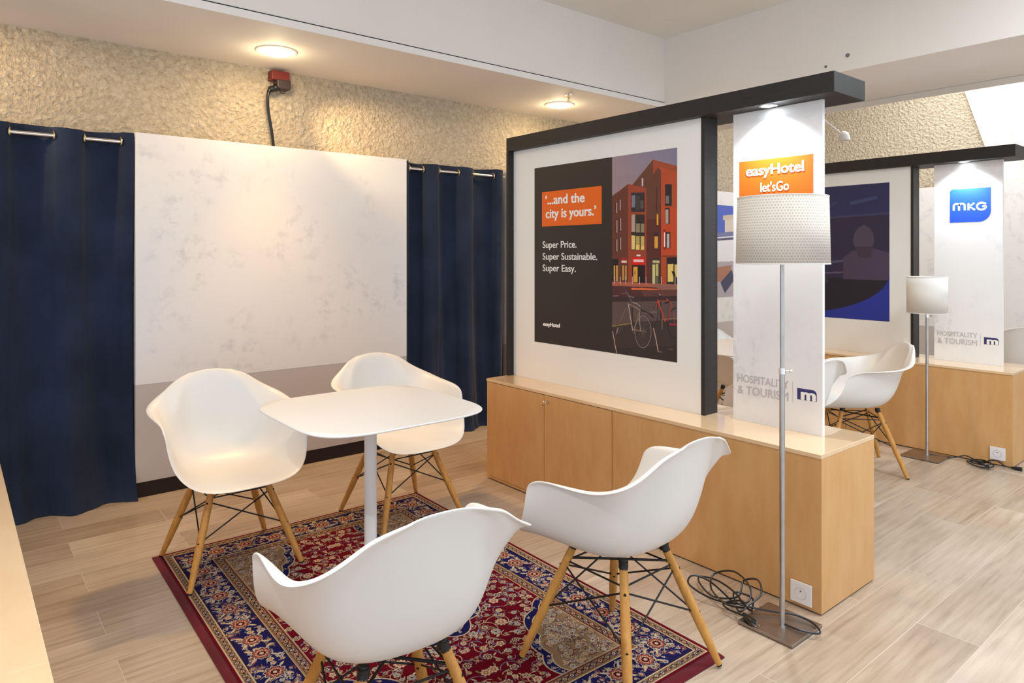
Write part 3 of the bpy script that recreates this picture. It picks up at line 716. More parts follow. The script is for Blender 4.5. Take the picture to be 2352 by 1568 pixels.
('s',[(0.835,1.024),(0.829,1.036),(0.823,1.048),(0.816,1.059),(0.81,1.07),(0.803,1.079),(0.797,1.086),(0.791,1.092),(0.785,1.096),(0.78,1.098),(0.777,1.099),(0.773,1.097),(0.771,1.094),(0.77,1.088),(0.77,1.081),(0.771,1.073),(0.774,1.063),(0.777,1.052),(0.781,1.04),(0.786,1.028),(0.791,1.015),(0.797,1.003),(0.803,0.991),(0.81,0.98),(0.817,0.97),(0.823,0.961),(0.83,0.954),(0.836,0.948),(0.841,0.944),(0.846,0.942),(0.849,0.942),(0.852,0.944),(0.854,0.947),(0.855,0.953),(0.855,0.96),(0.854,0.968),(0.852,0.978),(0.849,0.988),(0.845,1.0),(0.841,1.012),(0.835,1.024)],0.0028,(92,80,78)),
('s',[(0.8,1.024),(0.847,0.939)],0.0035,(120,104,98)),
('s',[(0.77,1.103),(0.786,1.063)],0.0035,(170,156,148)),
('s',[(1.051,1.066),(1.05,1.081),(1.048,1.096),(1.044,1.11),(1.038,1.123),(1.032,1.136),(1.024,1.146),(1.015,1.155),(1.005,1.162),(0.995,1.166),(0.984,1.169),(0.973,1.169),(0.963,1.166),(0.953,1.161),(0.944,1.154),(0.936,1.145),(0.928,1.134),(0.923,1.122),(0.919,1.108),(0.916,1.093),(0.915,1.078),(0.916,1.062),(0.919,1.047),(0.923,1.033),(0.928,1.019),(0.936,1.007),(0.944,0.996),(0.953,0.988),(0.963,0.981),(0.973,0.977),(0.984,0.975),(0.995,0.975),(1.005,0.978),(1.015,0.983),(1.024,0.99),(1.032,1.0),(1.038,1.011),(1.044,1.023),(1.048,1.037),(1.05,1.051),(1.051,1.066)],0.0035,(50,40,40)),
('s',[(1.044,1.067),(1.043,1.081),(1.041,1.096),(1.037,1.11),(1.032,1.123),(1.026,1.135),(1.019,1.146),(1.01,1.154),(1.002,1.161),(0.992,1.165),(0.983,1.168),(0.973,1.167),(0.964,1.165),(0.955,1.16),(0.946,1.153),(0.939,1.144),(0.932,1.133),(0.927,1.121),(0.923,1.107),(0.921,1.092),(0.92,1.077),(0.921,1.062),(0.923,1.047),(0.927,1.033),(0.932,1.02),(0.939,1.008),(0.946,0.997),(0.955,0.989),(0.964,0.982),(0.973,0.978),(0.983,0.976),(0.992,0.977),(1.002,0.98),(1.01,0.985),(1.019,0.992),(1.026,1.001),(1.032,1.012),(1.037,1.024),(1.041,1.038),(1.043,1.052),(1.044,1.067)],0.0019,(166,150,146)),
('s',[(1.043,1.067),(0.924,1.077)],0.0004,(96,82,80)),
('s',[(1.039,1.098),(0.928,1.045)],0.0004,(96,82,80)),
('s',[(1.029,1.127),(0.938,1.016)],0.0004,(96,82,80)),
('s',[(1.013,1.149),(0.954,0.993)],0.0004,(96,82,80)),
('s',[(0.994,1.162),(0.974,0.981)],0.0004,(96,82,80)),
('s',[(0.974,1.164),(0.994,0.979)],0.0004,(96,82,80)),
('s',[(0.954,1.155),(1.013,0.989)],0.0004,(96,82,80)),
('s',[(0.938,1.136),(1.029,1.009)],0.0004,(96,82,80)),
('s',[(0.928,1.109),(1.039,1.035)],0.0004,(96,82,80)),
('s',[(0.898,0.919),(0.898,1.034)],0.0088,(52,44,48)),
('s',[(0.867,0.911),(0.882,0.981),(0.902,1.07)],0.0046,(188,160,150)),
('s',[(0.869,0.911),(0.911,0.925),(0.961,0.945)],0.0032,(170,140,122)),
('s',[(0.902,0.9),(0.937,0.907),(0.963,0.922)],0.0032,(176,156,150)),
('s',[(0.961,0.942),(0.915,1.053),(0.915,1.09)],0.0023,(160,130,96)),
('s',[(0.952,0.956),(0.962,1.069)],0.0025,(186,170,140)),
('s',[(0.902,1.063),(0.967,1.068),(0.988,1.066)],0.0021,(180,150,120)),
('s',[(0.967,0.942),(1.043,0.967),(1.059,0.978)],0.0077,(46,36,36)),
('s',[(0.984,0.954),(1.026,0.964)],0.0021,(130,116,108)),
('s',[(0.978,0.894),(0.967,0.928)],0.0014,(60,46,44)),
('s',[(0.815,0.849),(0.867,0.847)],0.0021,(140,124,130)),
('s',[(0.845,0.83),(0.898,0.899)],0.0053,(104,88,98)),
('s',[(0.871,0.863),(0.911,0.871)],0.0053,(120,104,114)),
('s',[(1.039,0.95),(1.084,0.947)],0.0046,(120,106,110)),
('s',[(0.984,1.063),(1.001,1.069)],0.007,(96,84,80)),
('s',[(1.061,1.045),(1.076,1.095),(1.096,1.177)],0.0042,(196,164,144)),
('s',[(1.096,1.179),(1.124,1.177)],0.0035,(140,110,76)),
('s',[(0.739,1.091),(0.772,1.22)],0.0042,(190,164,150)),
('s',[(1.172,1.156),(1.2,1.155)],0.0021,(120,110,104))]
cv = Canvas(1.231, 1.226, .0016, (50, 40, 36))
# photo half: dusk sky
x0p = .735
mx = cv.X > x0p
g = np.clip((cv.X-x0p)/.5, 0, 1)*.6+np.clip(1-cv.Y/.3, 0, 1)*.3
ca = np.array(srgb(166, 138, 138)[:3]); cb = np.array(srgb(122, 122, 146)[:3])
cv.img[mx] = (ca+(cb-ca)*np.clip(g, 0, 1)[..., None])[mx]
keep = cv.img.copy()
for kind, *a in PD:
    if kind == 'p': cv.poly(a[0], a[1])
    else: cv.stroke(a[0], a[1]*1.4, a[2])
ng = np.random.default_rng(2); bn = ng.random(cv.img.shape[:2]); rowt = (np.floor(cv.Y/.0055) % 2)
tex = 1+.22*(bn-.5)-.10*rowt*(cv.Y > .12); cv.img = np.where((mx & (cv.Y > .03))[..., None], cv.img*tex[..., None], cv.img)
cv.img[~mx] = keep[~mx]
def post(x, y): return np.stack([np.zeros_like(x), -x, -y], 1)
p1 = thing('poster', 'near poster, dark half with white words beside a red brick building at dusk', 'poster', (3.2085, 3.651, 2.209))
cv.mesh('printed_sheet', post, M['print'], p1)
b = bm_new(); box(b, .0003, .0012, -1.231, 0, -1.226, 0); obj('backing', b, M['board'], p1)
PO = (0, 0, 0)
ob = plate('orange_block', [(.080, -.415), (.647, -.415), (.647, -.173), (.080, -.175)], M['orange'], p1, PO, RT, UP, .0003, .0008)
BO = .018
text_mesh('lettering', '\u2018...and the', M['white_ink'], ob, PO, RT, UP, (.117, -.262), (.495, -.266), cap=.062, fat=.028, depth=.001)
text_mesh('lettering', 'city is yours.\u2019', M['white_ink'], ob, PO, RT, UP, (.122, -.357), (.597, -.357), cap=.062, fat=.028, depth=.001)
for s_, y_, x1_ in (('Super Price.', -.564, .421), ('Super Sustainable.', -.645, .609), ('Super Easy.', -.725, .414)):
    text_mesh('lettering', s_, M['white_ink'], p1, PO, RT, UP, (.088, y_), (x1_, y_), cap=.046, fat=.012, depth=.0008)
text_mesh('lettering', 'easyHotel', M['white_ink'], p1, PO, RT, UP, (.092, -1.106), (.260, -1.106), cap=.026, fat=.05, depth=.0008)
# dark blue poster of the second booth
cv = Canvas(1.2, 1.222, .004, (48, 42, 66))
cv.poly([(0, 0), (1.2, 0), (1.2, .26), (0, .30)], (44, 46, 86)); cv.poly([(0, .3), (1.2, .26), (1.2, .28), (0, .32)], (62, 60, 96))
cv.poly([(.85, .15), (1.1, .11), (1.1, .14), (.87, .18)], (60, 66, 108)); cv.poly([(.6, .2), (.74, .13), (.74, .17), (.66, .2)], (54, 58, 92))
cv.poly([(0, .85), (1.2, .85), (1.2, 1.222), (0, 1.222)], (36, 32, 42))
cv.flower(.98, .50, .10, 1, [(1, (78, 66, 84))], 0, .9, 1.25, 0); cv.poly([(.95, .40), (.985, .36), (1.02, .40)], (80, 70, 92))
cv.poly([(.88, .60), (1.08, .58), (1.2, .62), (1.2, .86), (.80, .86), (.80, .66)], (76, 62, 82)); cv.poly([(.90, .56), (1.06, .56), (1.04, .66), (.94, .66)], (66, 52, 66))
cv.flower(.50, .58, .10, 1, [(1, (70, 62, 82))], 0, 1, 1.2, 0); cv.poly([(.34, .74), (.46, .66), (.62, .70), (.66, .9), (.34, .9)], (46, 50, 62))
cv.poly([(.62, .70), (.80, .68), (.80, .70), (.62, .72)], (84, 78, 104)); cv.poly([(.60, .80), (.80, .79), (.80, .805), (.60, .815)], (96, 80, 104))
cv.flower(.2, .68, .12, 1, [(1, (64, 54, 74))], 0, 1, 1.2, 0)
sw = [(1.2, .80)] + [(1.2-1.0*(1-math.cos(math.radians(a))), .80+.40*math.sin(math.radians(a))) for a in range(0, 91, 6)] + [(.2, 1.222), (1.2, 1.222)]
cv.poly(sw, (40, 52, 146))
p2 = thing('poster', 'dark navy poster with dim seated people and a blue curved corner, in the second frame', 'poster', (6.3735, 3.74, 2.232))
cv.mesh('printed_sheet', post, M['print'], p2); b = bm_new(); box(b, .0003, .0012, -1.2, 0, -1.222, 0); obj('backing', b, M['board'], p2)
# sky photo on the third back panel
cv = Canvas(1.25, 1.17, .004, (228, 226, 230))
cv.poly([(0, 0), (1.25, 0), (1.25, .42), (0, .36)], (84, 104, 190)); cv.poly([(.30, .17), (.55, .14), (.55, .36), (.30, .36)], (214, 200, 184)); cv.poly([(.26, .13), (.6, .1), (.6, .16), (.26, .19)], (200, 184, 170))
cv.poly([(0, .36), (1.25, .28), (1.25, .33), (0, .42)], (120, 122, 160)); cv.poly([(0, .43), (1.25, .36), (1.25, .39), (0, .46)], (92, 90, 120))
cv.poly([(0, .72), (1.25, .70), (1.25, 1.17), (0, 1.17)], (176, 166, 172)); cv.poly([(0, .80), (.45, .76), (.40, .95), (0, .98)], (170, 120, 96)); cv.poly([(.2, .98), (.45, .82), (.52, .95), (.3, 1.12)], (72, 74, 96))
p3 = thing('poster', 'blue sky and white building photo seen through the gap left of the orange sign', 'poster', (7.35, 5.0285, 2.224))
cv.mesh('printed_sheet', lambda x, y: np.stack([x, np.zeros_like(x), -y], 1), M['print'], p3)

# ------------------------------------------------------------------ armchair
Z = .94/.945
half = [
 [(0, .345, .458), (.14, .343, .459), (.235, .318, .475), (.295, .265, .515), (.330, .205, .575), (.345, .170, .665), (.356, .130, .742)],
 [(0, .27, .474), (.135, .268, .474), (.228, .25, .486), (.285, .215, .525), (.315, .170, .590), (.330, .130, .685), (.354, .088, .768)],
 [(0, .10, .464), (.13, .10, .466), (.222, .09, .488), (.272, .07, .545), (.295, .04, .635), (.320, .010, .727), (.363, -.015, .774)],
 [(0, -.07, .460), (.128, -.07, .463), (.215, -.075, .490), (.260, -.085, .565), (.282, -.105, .655), (.314, -.130, .740), (.370, -.142, .780)],
 [(0, -.195, .495), (.12, -.19, .50), (.198, -.178, .535), (.238, -.175, .61), (.258, -.190, .690), (.296, -.216, .758), (.364, -.238, .797)],
 [(0, -.262, .60), (.112, -.255, .605), (.18, -.238, .635), (.212, -.230, .69), (.230, -.242, .745), (.262, -.270, .792), (.315, -.308, .824)],
 [(0, -.298, .73), (.100, -.293, .732), (.155, -.280, .752), (.183, -.274, .790), (.197, -.283, .822), (.217, -.307, .848), (.248, -.335, .862)],
 [(0, -.330, .845), (.080, -.328, .846), (.127, -.322, .854), (.150, -.320, .870), (.161, -.325, .884), (.176, -.338, .895), (.197, -.353, .901)],
 [(0, -.355, .922), (.055, -.354, .920), (.090, -.351, .917), (.108, -.351, .916), (.119, -.354, .916), (.131, -.360, .917), (.145, -.368, .918)],
 [(0, -.372, .947), (.036, -.371, .946), (.062, -.370, .942), (.078, -.370, .938), (.088, -.372, .936), (.097, -.375, .933), (.106, -.378, .931)],
]
def with_lip(net):
    out = []
    for k, r in enumerate(net):
        p, q = Vector(r[5]), Vector(r[6]); s = 1.0 if k < 7 else (.6, .35, .2)[k-7]
        d = Vector((q.x-p.x, q.y-p.y, 0)).normalized()
        m = p.lerp(q, .55) + Vector((0, 0, .013*s)) - d*.010*s
        e = q - d*.004*s - Vector((0, 0, .006*s))
        out.append(list(r[:6]) + [tuple(m), tuple(e)])
    return out
half = with_lip(half)
LEG_T, LEG_B = (.125, .125), (.272, .272)
def make_armchair(label, group):
    t = thing('armchair', label, 'chair', group=group)
    b = bm_new(); rows = []
    for r in half:
        full = [(-x, y, z) for x, y, z in r[:0:-1]] + list(r)
        rows.append([b.verts.new(p) for p in full])
    for a, c in zip(rows, rows[1:]):
        for i in range(len(a)-1): b.faces.new((a[i], c[i], c[i+1], a[i+1]))
    o = obj('seat_shell', b, M['shell'], t, True)
    sd = o.modifiers.new('s', 'SOLIDIFY'); sd.thickness = .0095; sd.offset = 0; sd.use_rim = True
    su = o.modifiers.new('u', 'SUBSURF'); su.levels = 3; su.render_levels = 3
    bpy.context.view_layer.update(); bake(o)
    legs = []
    def on(i, z):
        sx, sy = ((-1, 1), (1, 1), (1, -1), (-1, -1))[i]; f = z/.45
        return Vector((sx*(LEG_B[0]+(LEG_T[0]-LEG_B[0])*f), sy*(LEG_B[1]+(LEG_T[1]-LEG_B[1])*f), z))
    for i in range(4):
        b = bm_new(); zs = [.006, .06, .16, .28, .40, .452]; rr = [.0125, .0150, .0185, .0185, .0165, .0148]
        tube(b, [on(i, z) for z in zs], rr, 18); lg = obj('leg', b, M['legwood'], t, True)
        b = bm_new(); tube(b, [on(i, 0.0), on(i, .0065)], .0115, 14); obj('foot_glide', b, M['blackp'], lg, True)
        b = bm_new(); tube(b, [on(i, .438), on(i, .468)], .0156, 12); obj('mount', b, M['wire'], lg, True)
        for z in (.372, .205):
            b = bm_new(); p = on(i, z); d = Vector((p.x, p.y, 0)).normalized(); tube(b, [p-d*.021, p+d*.0205], .0052, 10)
            obj('bolt', b, M['wire'], lg, True)
    b = bm_new(); R = .0036
    for i in range(4):
        j = (i+1) % 4
        tube(b, [on(i, .372), on(j, .205)], R, 8); tube(b, [on(j, .372), on(i, .205)], R, 8); tube(b, [on(i, .388), on(j, .388)], R, 8)
    tube(b, [on(0, .40), on(2, .40)], .005, 8); tube(b, [on(1, .40), on(3, .40)], .005, 8)
    obj('wire_bracing', b, M['wire'], t, True)
    for sx in (-1, 1):
        for sy in (-1, 1): b = bm_new(); lathe(b, [(.018, 0), (.018, .024)], 14, at=(sx*.122, sy*.122, .444)); obj('shell_mount', b, M['blackp'], t, True)
    return t
RUG = .009
grp1 = 'white armchairs round the table on the rug'; grp2 = 'white armchairs of the other booths'
A = make_armchair('white armchair at the back left, facing the camera beside the marble panel', grp1)
A.location = (1.14, 3.70, RUG); A.rotation_euler = (0, 0, math.pi)
B_ = dup(A, (2.15, 3.69, RUG), math.pi, 'white armchair behind the table, its back against the right navy curtain', grp1)
D_ = dup(A, (2.028, 1.805, RUG), math.radians(1.5), 'white armchair on the right, between rug edge and wooden counter, seen from behind', grp1)
C_ = dup(A, (1.005, 1.805, RUG), math.radians(-6), 'nearest white armchair at the bottom centre, its back turned to the camera', grp1)
E_ = dup(A, (5.29, 2.36, 0), math.radians(42), 'white armchair in front of the second counter, left of the far floor lamp', grp2)
F_ = dup(A, (4.27, 2.40, 0), math.radians(-4), 'white armchair mostly hidden behind the narrow orange sign panel', grp2)
G_ = dup(A, (5.30, 3.30, 0), math.pi, 'white armchair seen through the slit between near frame and orange sign', grp2)
H_ = dup(A, (7.83, 1.90, 0), math.radians(-75), 'white armchair at the far right edge behind the blue sign panel', grp2)

# ------------------------------------------------------------------ tables
def make_table(label):
    t = thing('side_table', label, 'table', group='square white pedestal tables')
    def outline(h, n=4.6, k=96):
        o = []
        for i in range(k):
            a = 2*math.pi*i/k; c, s = math.cos(a), math.sin(a)
            r = (abs(c)**n+abs(s)**n)**(-1/n); o.append((h*r*c, h*r*s))
        return o
    b = bm_new(); rings = []
    for h, z in ((.37, .855), (.430, .8585), (.438, .862), (.439, .866), (.435, .8695)):
        rings.append([b.verts.new((x, y, z)) for x, y in outline(h)])
    for a, c in zip(rings, rings[1:]):
        for i in range(len(a)): b.faces.new((a[i], a[(i+1) % len(a)], c[(i+1) % len(a)], c[i]))
    b.faces.new(rings[0][::-1]); b.faces.new(rings[-1]); obj('tabletop', b, M['tablew'], t, True)
    b = bm_new(); lathe(b, [(.029, .012), (.029, .84), (.05, .846), (.09, .85), (.09, .856)], 32); obj('pedestal', b, M['tablew'], t, True)
    b = bm_new(); rings = []
    for h, z in ((.20, 0), (.20, .009), (.196, .012)): rings.append([b.verts.new((x, y, z)) for x, y in outline(h, 12)])
    for a, c in zip(rings, rings[1:]):
        for i in range(len(a)): b.faces.new((a[i], a[(i+1) % len(a)], c[(i+1) % len(a)], c[i]))
    b.faces.new(rings[0][::-1]); b.faces.new(rings[-1]); obj('base_plate', b, M['tablew'], t, True)
    return t
T1 = make_table('square white pedestal table with rounded corners in the middle of the chairs'); T1.location = (1.545, 2.935, RUG)
T2 = dup(T1, (4.80, 3.02, 0), 0, 'white pedestal table of the second booth, glimpsed beside the near frame')

# ------------------------------------------------------------------ floor lamps
def floor_lamp(x, y, bx, by, half_, r0, r1, z0, z1, shade_mat, knob_z, label):
    t = thing('floor_lamp', label, 'lamp', (x, y, 0), group='floor lamps with drum shades')
    b = bm_new(); box(b, bx-x-half_, bx-x+half_, by-y-half_, by-y+half_, .004, .016, .002); obj('base_plate', b, M['nickel'], t)
    b = bm_new(); box(b, bx-x-half_+.008, bx-x+half_-.008, by-y-half_+.008, by-y+half_-.008, 0, .004); obj('base_pad', b, M['dark'], t)
    b = bm_new(); lathe(b, [(.014, .016), (.0115, .026), (.0115, knob_z)], 20); obj('lower_pole', b, M['steel'], t, True)
    b = bm_new(); lathe(b, [(.0085, knob_z), (.0085, z0+.02), (.026, z0+.0), (.026, z0+.012), (.016, z0+.02), (.016, z0+.08)], 20); obj('upper_pole', b, M['steel'], t, True)
    b = bm_new(); lathe(b, [(.0135, knob_z-.02), (.0135, knob_z+.006)], 18); tube(b, [(.01, -.008, knob_z-.008), (.026, -.022, knob_z-.008)], .004, 10); tube(b, [(.024, -.02, knob_z-.008), (.031, -.026, knob_z-.008)], .009, 12); obj('height_knob', b, M['chrome'], t, True)
    # drum shade, open above and below, with its carrier
    seg = 72; b = bm_new(); uv = b.loops.layers.uv.new('UVMap'); rings = []
    for r, z in ((r1, z1), (r0, z0)): rings.append([b.verts.new((r*math.cos(2*math.pi*i/seg), r*math.sin(2*math.pi*i/seg), z)) for i in range(seg)])
    for i in range(seg):
        f = b.faces.new((rings[1][i], rings[1][(i+1) % seg], rings[0][(i+1) % seg], rings[0][i]))
        us = [i, i+1, i+1, i]; vs = [z0, z0, z1, z1]
        for lp, u_, v_ in zip(f.loops, us, vs): lp[uv].uv = (u_/seg*2*math.pi*r0, v_)
    sh = obj('lamp_shade', b, shade_mat, t, True)
    for f in sh.data.polygons: f.use_smooth = True
    md = sh.modifiers.new('s', 'SOLIDIFY'); md.thickness = .002; md.offset = -1
    b = bm_new(); torus(b, (0, 0, z1), r1-.001, .0028, 'z', 72, 6); obj('shade_rim', b, M['trimw'], sh, True)
    b = bm_new(); torus(b, (0, 0, z0), r0-.001, .0028, 'z', 72, 6); obj('shade_rim', b, M['trimw'], sh, True)
    b = bm_new()
    for k in range(3):
        a = 2*math.pi*k/3+.4; tube(b, [(0, 0, z0+.07), (r0*.985*math.cos(a), r0*.985*math.sin(a), z0+.03)], .002, 6)
    obj('shade_carrier', b, M['wire'], sh, True)
    b = bm_new(); lathe(b, [(.014, z0+.08), (.03, z0+.12), (.03, z0+.14), (.012, z0+.17)], 20); obj('bulb', b, M['white_ink'], t, True)
    return t
lamp1 = floor_lamp(2.748, 1.527, 2.765, 1.548, .125, .189, .183, 1.561, 1.842, M['shade1'], 1.11, 'near tall floor lamp with a woven white drum shade beside the front counter')
lamp2 = floor_lamp(5.985, 2.105, 5.968, 2.108, .135, .142, .142, 1.138, 1.422, M['shade2'], 1.12, 'shorter floor lamp with a plain white shade by the second counter')
# cords
def cord(pts, r, lampo, off):
    b = bm_new(); L = Vector(lampo.location)
    for p in pts: tube(b, smooth_path([Vector(q)-L for q in p], 9), r, 8)
    return obj('power_cord', b, M['blackp'], lampo, True)
def P_(u, v, z=.0):  # local frame of the near cord pile: u along the counter front, v towards the room
    return (2.80-v, 1.72+u, z)
pile = []
rnd = random.Random(5)
pile.append([P_(.03, .06, .022), P_(.10, .03, .03), P_(.20, .01, .05), P_(.27, .04, .06), P_(.25, .10, .045), P_(.14, .11, .03), P_(.04, .08, .03), P_(-.02, .03, .045), P_(.02, -.04, .08), P_(.12, -.07, .10), P_(.2, -.03, .07), P_(.16, .05, .04), P_(.05, .10, .03), P_(-.03, .08, .035)])
pile.append([P_(-.03, .08, .035), P_(-.05, -.02, .07), P_(.0, -.08, .10), P_(.06, -.06, .08), P_(.04, .02, .04), P_(.13, .07, .02), P_(.24, .02, .02), P_(.28, -.03, .03), P_(.2, -.06, .03), P_(.08, -.02, .03), P_(-.01, .05, .03), P_(-.06, .07, .03)])
pile.append([P_(-.06, .07, .03), P_(-.02, .0, .05), P_(.05, .03, .06), P_(.0, .09, .05), P_(-.07, .05, .04), P_(-.12, .0, .03), P_(-.2, -.05, .03), P_(-.28, -.05, .025), P_(-.33, .0, .024), P_(-.27, .04, .024), P_(-.2, .045, .024), P_(-.185, .05, .03)])
pile.append([P_(.0, .1, .035), P_(-.04, .13, .04), P_(-.05, .1, .055), P_(.0, .06, .05), P_(.06, .1, .03), P_(.02, .13, .028), P_(-.06, .13, .03)])
k1 = cord(pile, .0042, lamp1, 0); L1 = Vector(lamp1.location); L2 = Vector(lamp2.location)
b = bm_new(); q = Vector(P_(-.075, .135, .032))-L1; tube(b, [q+Vector((.01, .02, 0)), q, q+Vector((-.012, -.035, -.002)), q+Vector((-.014, -.042, -.002))], [.008, .013, .017, .016], 12); obj('plug', b, M['blackp'], k1, True)
b = bm_new()
for s in (-.009, .009): tube(b, [q+Vector((-.014, -.042, -.002))+Vector((s, -s*.3, 0)), q+Vector((-.02, -.064, -.004))+Vector((s, -s*.3, 0))], .0024, 8)
obj('plug_pin', b, M['chrome'], k1, True)
far = [[(6.0, 2.09, .018), (6.03, 2.0, .012), (6.06, 1.93, .02), (6.09, 1.87, .04), (6.09, 1.80, .02), (6.07, 1.74, .02), (6.05, 1.70, .05), (6.08, 1.66, .05), (6.1, 1.62, .02), (6.11, 1.58, .012)],
       [(6.06, 1.84, .012), (6.0, 1.78, .02), (5.98, 1.70, .03), (6.02, 1.68, .04), (6.05, 1.76, .03), (6.02, 1.84, .02), (5.97, 1.78, .012), (5.95, 1.70, .015), (6.0, 1.66, .03), (6.06, 1.74, .04), (6.04, 1.82, .03), (5.99, 1.74, .03), (5.96, 1.68, .012)],
       [(6.03, 1.80, .03), (5.98, 1.74, .045), (5.95, 1.69, .03), (5.99, 1.69, .02), (6.04, 1.76, .02)]]
k2 = cord(far, .005, lamp2, 0)
b = bm_new(); tube(b, [Vector(p_)-L2 for p_ in ((6.11, 1.58, .014), (6.115, 1.55, .014), (6.118, 1.515, .014))], [.008, .014, .015], 10); obj('plug', b, M['blackp'], k2, True)

# ------------------------------------------------------------------ neighbouring counter at the lower left
t = thing('storage_counter', 'brightly lit beech counter top cropped at the lower left corner of the photo', 'counter', (-.365, 1.2, 0))
b = bm_new(); box(b, 0, .533, 0, 2.75, .008, .694, .0015); obj('body', b, M['beech'], t)
b = bm_new(); box(b, -.001, .534, -.001, 2.751, .6945, .714, .002); obj('top', b, M['beech_top_lit'], t)
b = bm_new(); box(b, .02, .51, .02, 2.73, 0, .008); obj('plinth', b, M['dark'], t)
lamp('beam_spot', 'SPOT', (-.02, 1.75, 2.33), 60, (.9, .95, 1.0), target=(-.02, 1.75, 0), spot_size=math.radians(125), spot_blend=.6, shadow_soft_size=.035)
lamp('beam_spot', 'SPOT', (.02, 3.3, 2.33), 6, (1, .85, .66), target=(.02, 3.3, 0), spot_size=math.radians(120), spot_blend=.6, shadow_soft_size=.035)

# ------------------------------------------------------------------ rug
CRIM = (94, 8, 22); NAVY = (28, 25, 70); CREAM = (186, 166, 134); RUST = (156, 74, 52); BLUE = (112, 124, 150); TAN = (132, 104, 76); DK = (44, 26, 32); WINE = (84, 12, 26); OLIVE = (128, 120, 96)
HW, HL = .775, 1.165; RS = .0025
rc = Canvas(HW, HL, RS, CRIM)        # one quarter: x, y measured from the middle of the rug, mirrored afterwards
rnd = random.Random(11)
def fl(cx, cy, r, kind=None, rot=None):
    kind = kind if kind is not None else rnd.randrange(6); rot = rnd.random()*6 if rot is None else rot
    pal = [[(1, CREAM), (.8, RUST), (.62, CREAM), (.42, NAVY), (.22, CREAM)],
           [(1, NAVY), (.86, CREAM), (.6, CRIM), (.34, CREAM), (.16, NAVY)],
           [(1, CREAM), (.74, BLUE), (.5, CREAM), (.28, CRIM)],
           [(1, BLUE), (.82, CREAM), (.5, WINE), (.28, TAN)],
           [(1, CREAM), (.55, RUST), (.28, CREAM)],
           [(1, TAN), (.78, NAVY), (.6, CREAM), (.36, RUST)]][kind]
    rc.flower(cx, cy, r, rnd.choice([5, 6, 8, 8, 10]), pal, rot, 1, 1, .34)
def leaf(cx, cy, L, a, col, wd=.34):
    o = []
    for i in range(13):
        s = i/12; x = (s-.5)*L; y = math.sin(math.pi*s)*L*wd*.5 + .18*L*(s-.5)**2; o.append((x, y))
    o += [((.5-i/12)*L, -math.sin(math.pi*i/12)*L*wd*.28 + .18*L*(.5-i/12)**2) for i in range(1, 12)]
    rc.poly([(cx+x*math.cos(a)-y*math.sin(a), cy+x*math.sin(a)+y*math.cos(a)) for x, y in o], col)
def vine(cx, cy, r, a0, a1, col, wd=.003):
    rc.stroke([(cx+r*(1-.6*k/16)*math.cos(a0+(a1-a0)*k/16), cy+r*(1-.6*k/16)*math.sin(a0+(a1-a0)*k/16)) for k in range(17)], wd, col)
def scatter(n, inside, rmin, rmax, leaves=2, vines=.5, gap=1.0, vcol=(BLUE, CREAM, OLIVE)):
    done = []
    for _ in range(n*14):
        x, y = rnd.random()*HW, rnd.random()*HL; r = rmin+(rmax-rmin)*rnd.random()**1.6
        if not inside(x, y): continue
        if any((x-a)**2+(y-b)**2 < ((r+c)*gap)**2 for a, b, c in done): continue
        done.append((x, y, r))
        if len(done) >= n: break
    for x, y, r in done:
        if rnd.random() < vines:
            a = rnd.random()*6.28; vine(x, y, r*2.4, a, a+rnd.choice((-1, 1))*3.6, rnd.choice(vcol))
    for x, y, r in done:
        for _ in range(leaves):
            a = rnd.random()*6.28; leaf(x+math.cos(a)*r*1.35, y+math.sin(a)*r*1.35, r*1.25, a+rnd.uniform(-.8, .8), rnd.choice([CREAM, BLUE, TAN, OLIVE, CREAM]))
    for x, y, r in done: fl(x, y, r)
B0, B1, B2, B3 = .012, .052, .205, .262    # border bands measured from the edge
fx, fy = HW-B3, HL-B3
th_med = lambda X, Y, a, b_, k, amp: (X/a)**2+(Y/b_)**2 < (1+amp*np.abs(np.sin(k*np.arctan2(Y/b_, X/a))))**2
th_cor = lambda X, Y, a, b_, k, amp: (np.maximum(0, fx-X)/a)**1.7+(np.maximum(0, fy-Y)/b_)**1.7 < (1+amp*np.abs(np.sin(k*np.arctan2(fy-Y+1e-6, fx-X+1e-6))))
med = lambda x, y, s=0: th_med(np.array(x), np.array(y), .25+s, .37+s, 6, .10)
cor = lambda x, y, s=0: th_cor(np.array(x), np.array(y), .26+s, .42+s, 7, .12)
scatter(150, lambda x, y: x < fx-.01 and y < fy-.01 and not med(x, y, .05) and not cor(x, y, .05), .010, .030, 2, .6, 1.12)
for s, col in ((.052, CREAM), (.046, NAVY), (.014, CREAM), (.009, CRIM if False else TAN)):
    rc.img[(rc.X < fx) & (rc.Y < fy) & th_cor(rc.X, rc.Y, .26+s, .42+s, 7, .12)] = srgb(*col)[:3]
    rc.img[th_med(rc.X, rc.Y, .25+s, .37+s, 6, .10)] = srgb(*(col if col != TAN else NAVY))[:3]
scatter(170, lambda x, y: x < fx-.01 and y < fy-.01 and cor(x, y, -.02), .008, .017, 3, 1.0, .85, (DK, NAVY, WINE, CREAM))
scatter(60, lambda x, y: bool(med(x, y, -.02)), .010, .024, 2, .8, .9, (CREAM, RUST))
scatter(70, lambda x, y: x < fx-.01 and y < fy-.01 and ((cor(x, y, .044) and not cor(x, y, .018)) or (med(x, y, .044) and not med(x, y, .018))), .007, .012, 2, .3, .9)
rc.flower(0, 0, .13, 16, [(1, CREAM), (.92, CRIM), (.7, CREAM), (.64, NAVY), (.4, CREAM), (.3, RUST)], 0, 1, 1.3, .2)
def band(a, b_, col):
    e = np.minimum(HW-rc.X, HL-rc.Y); rc.img[(e >= a) & (e < b_)] = srgb(*col)[:3]
band(0, B0, CRIM); band(B0, B1, TAN); band(B1, B2, NAVY); band(B2, B3, TAN)
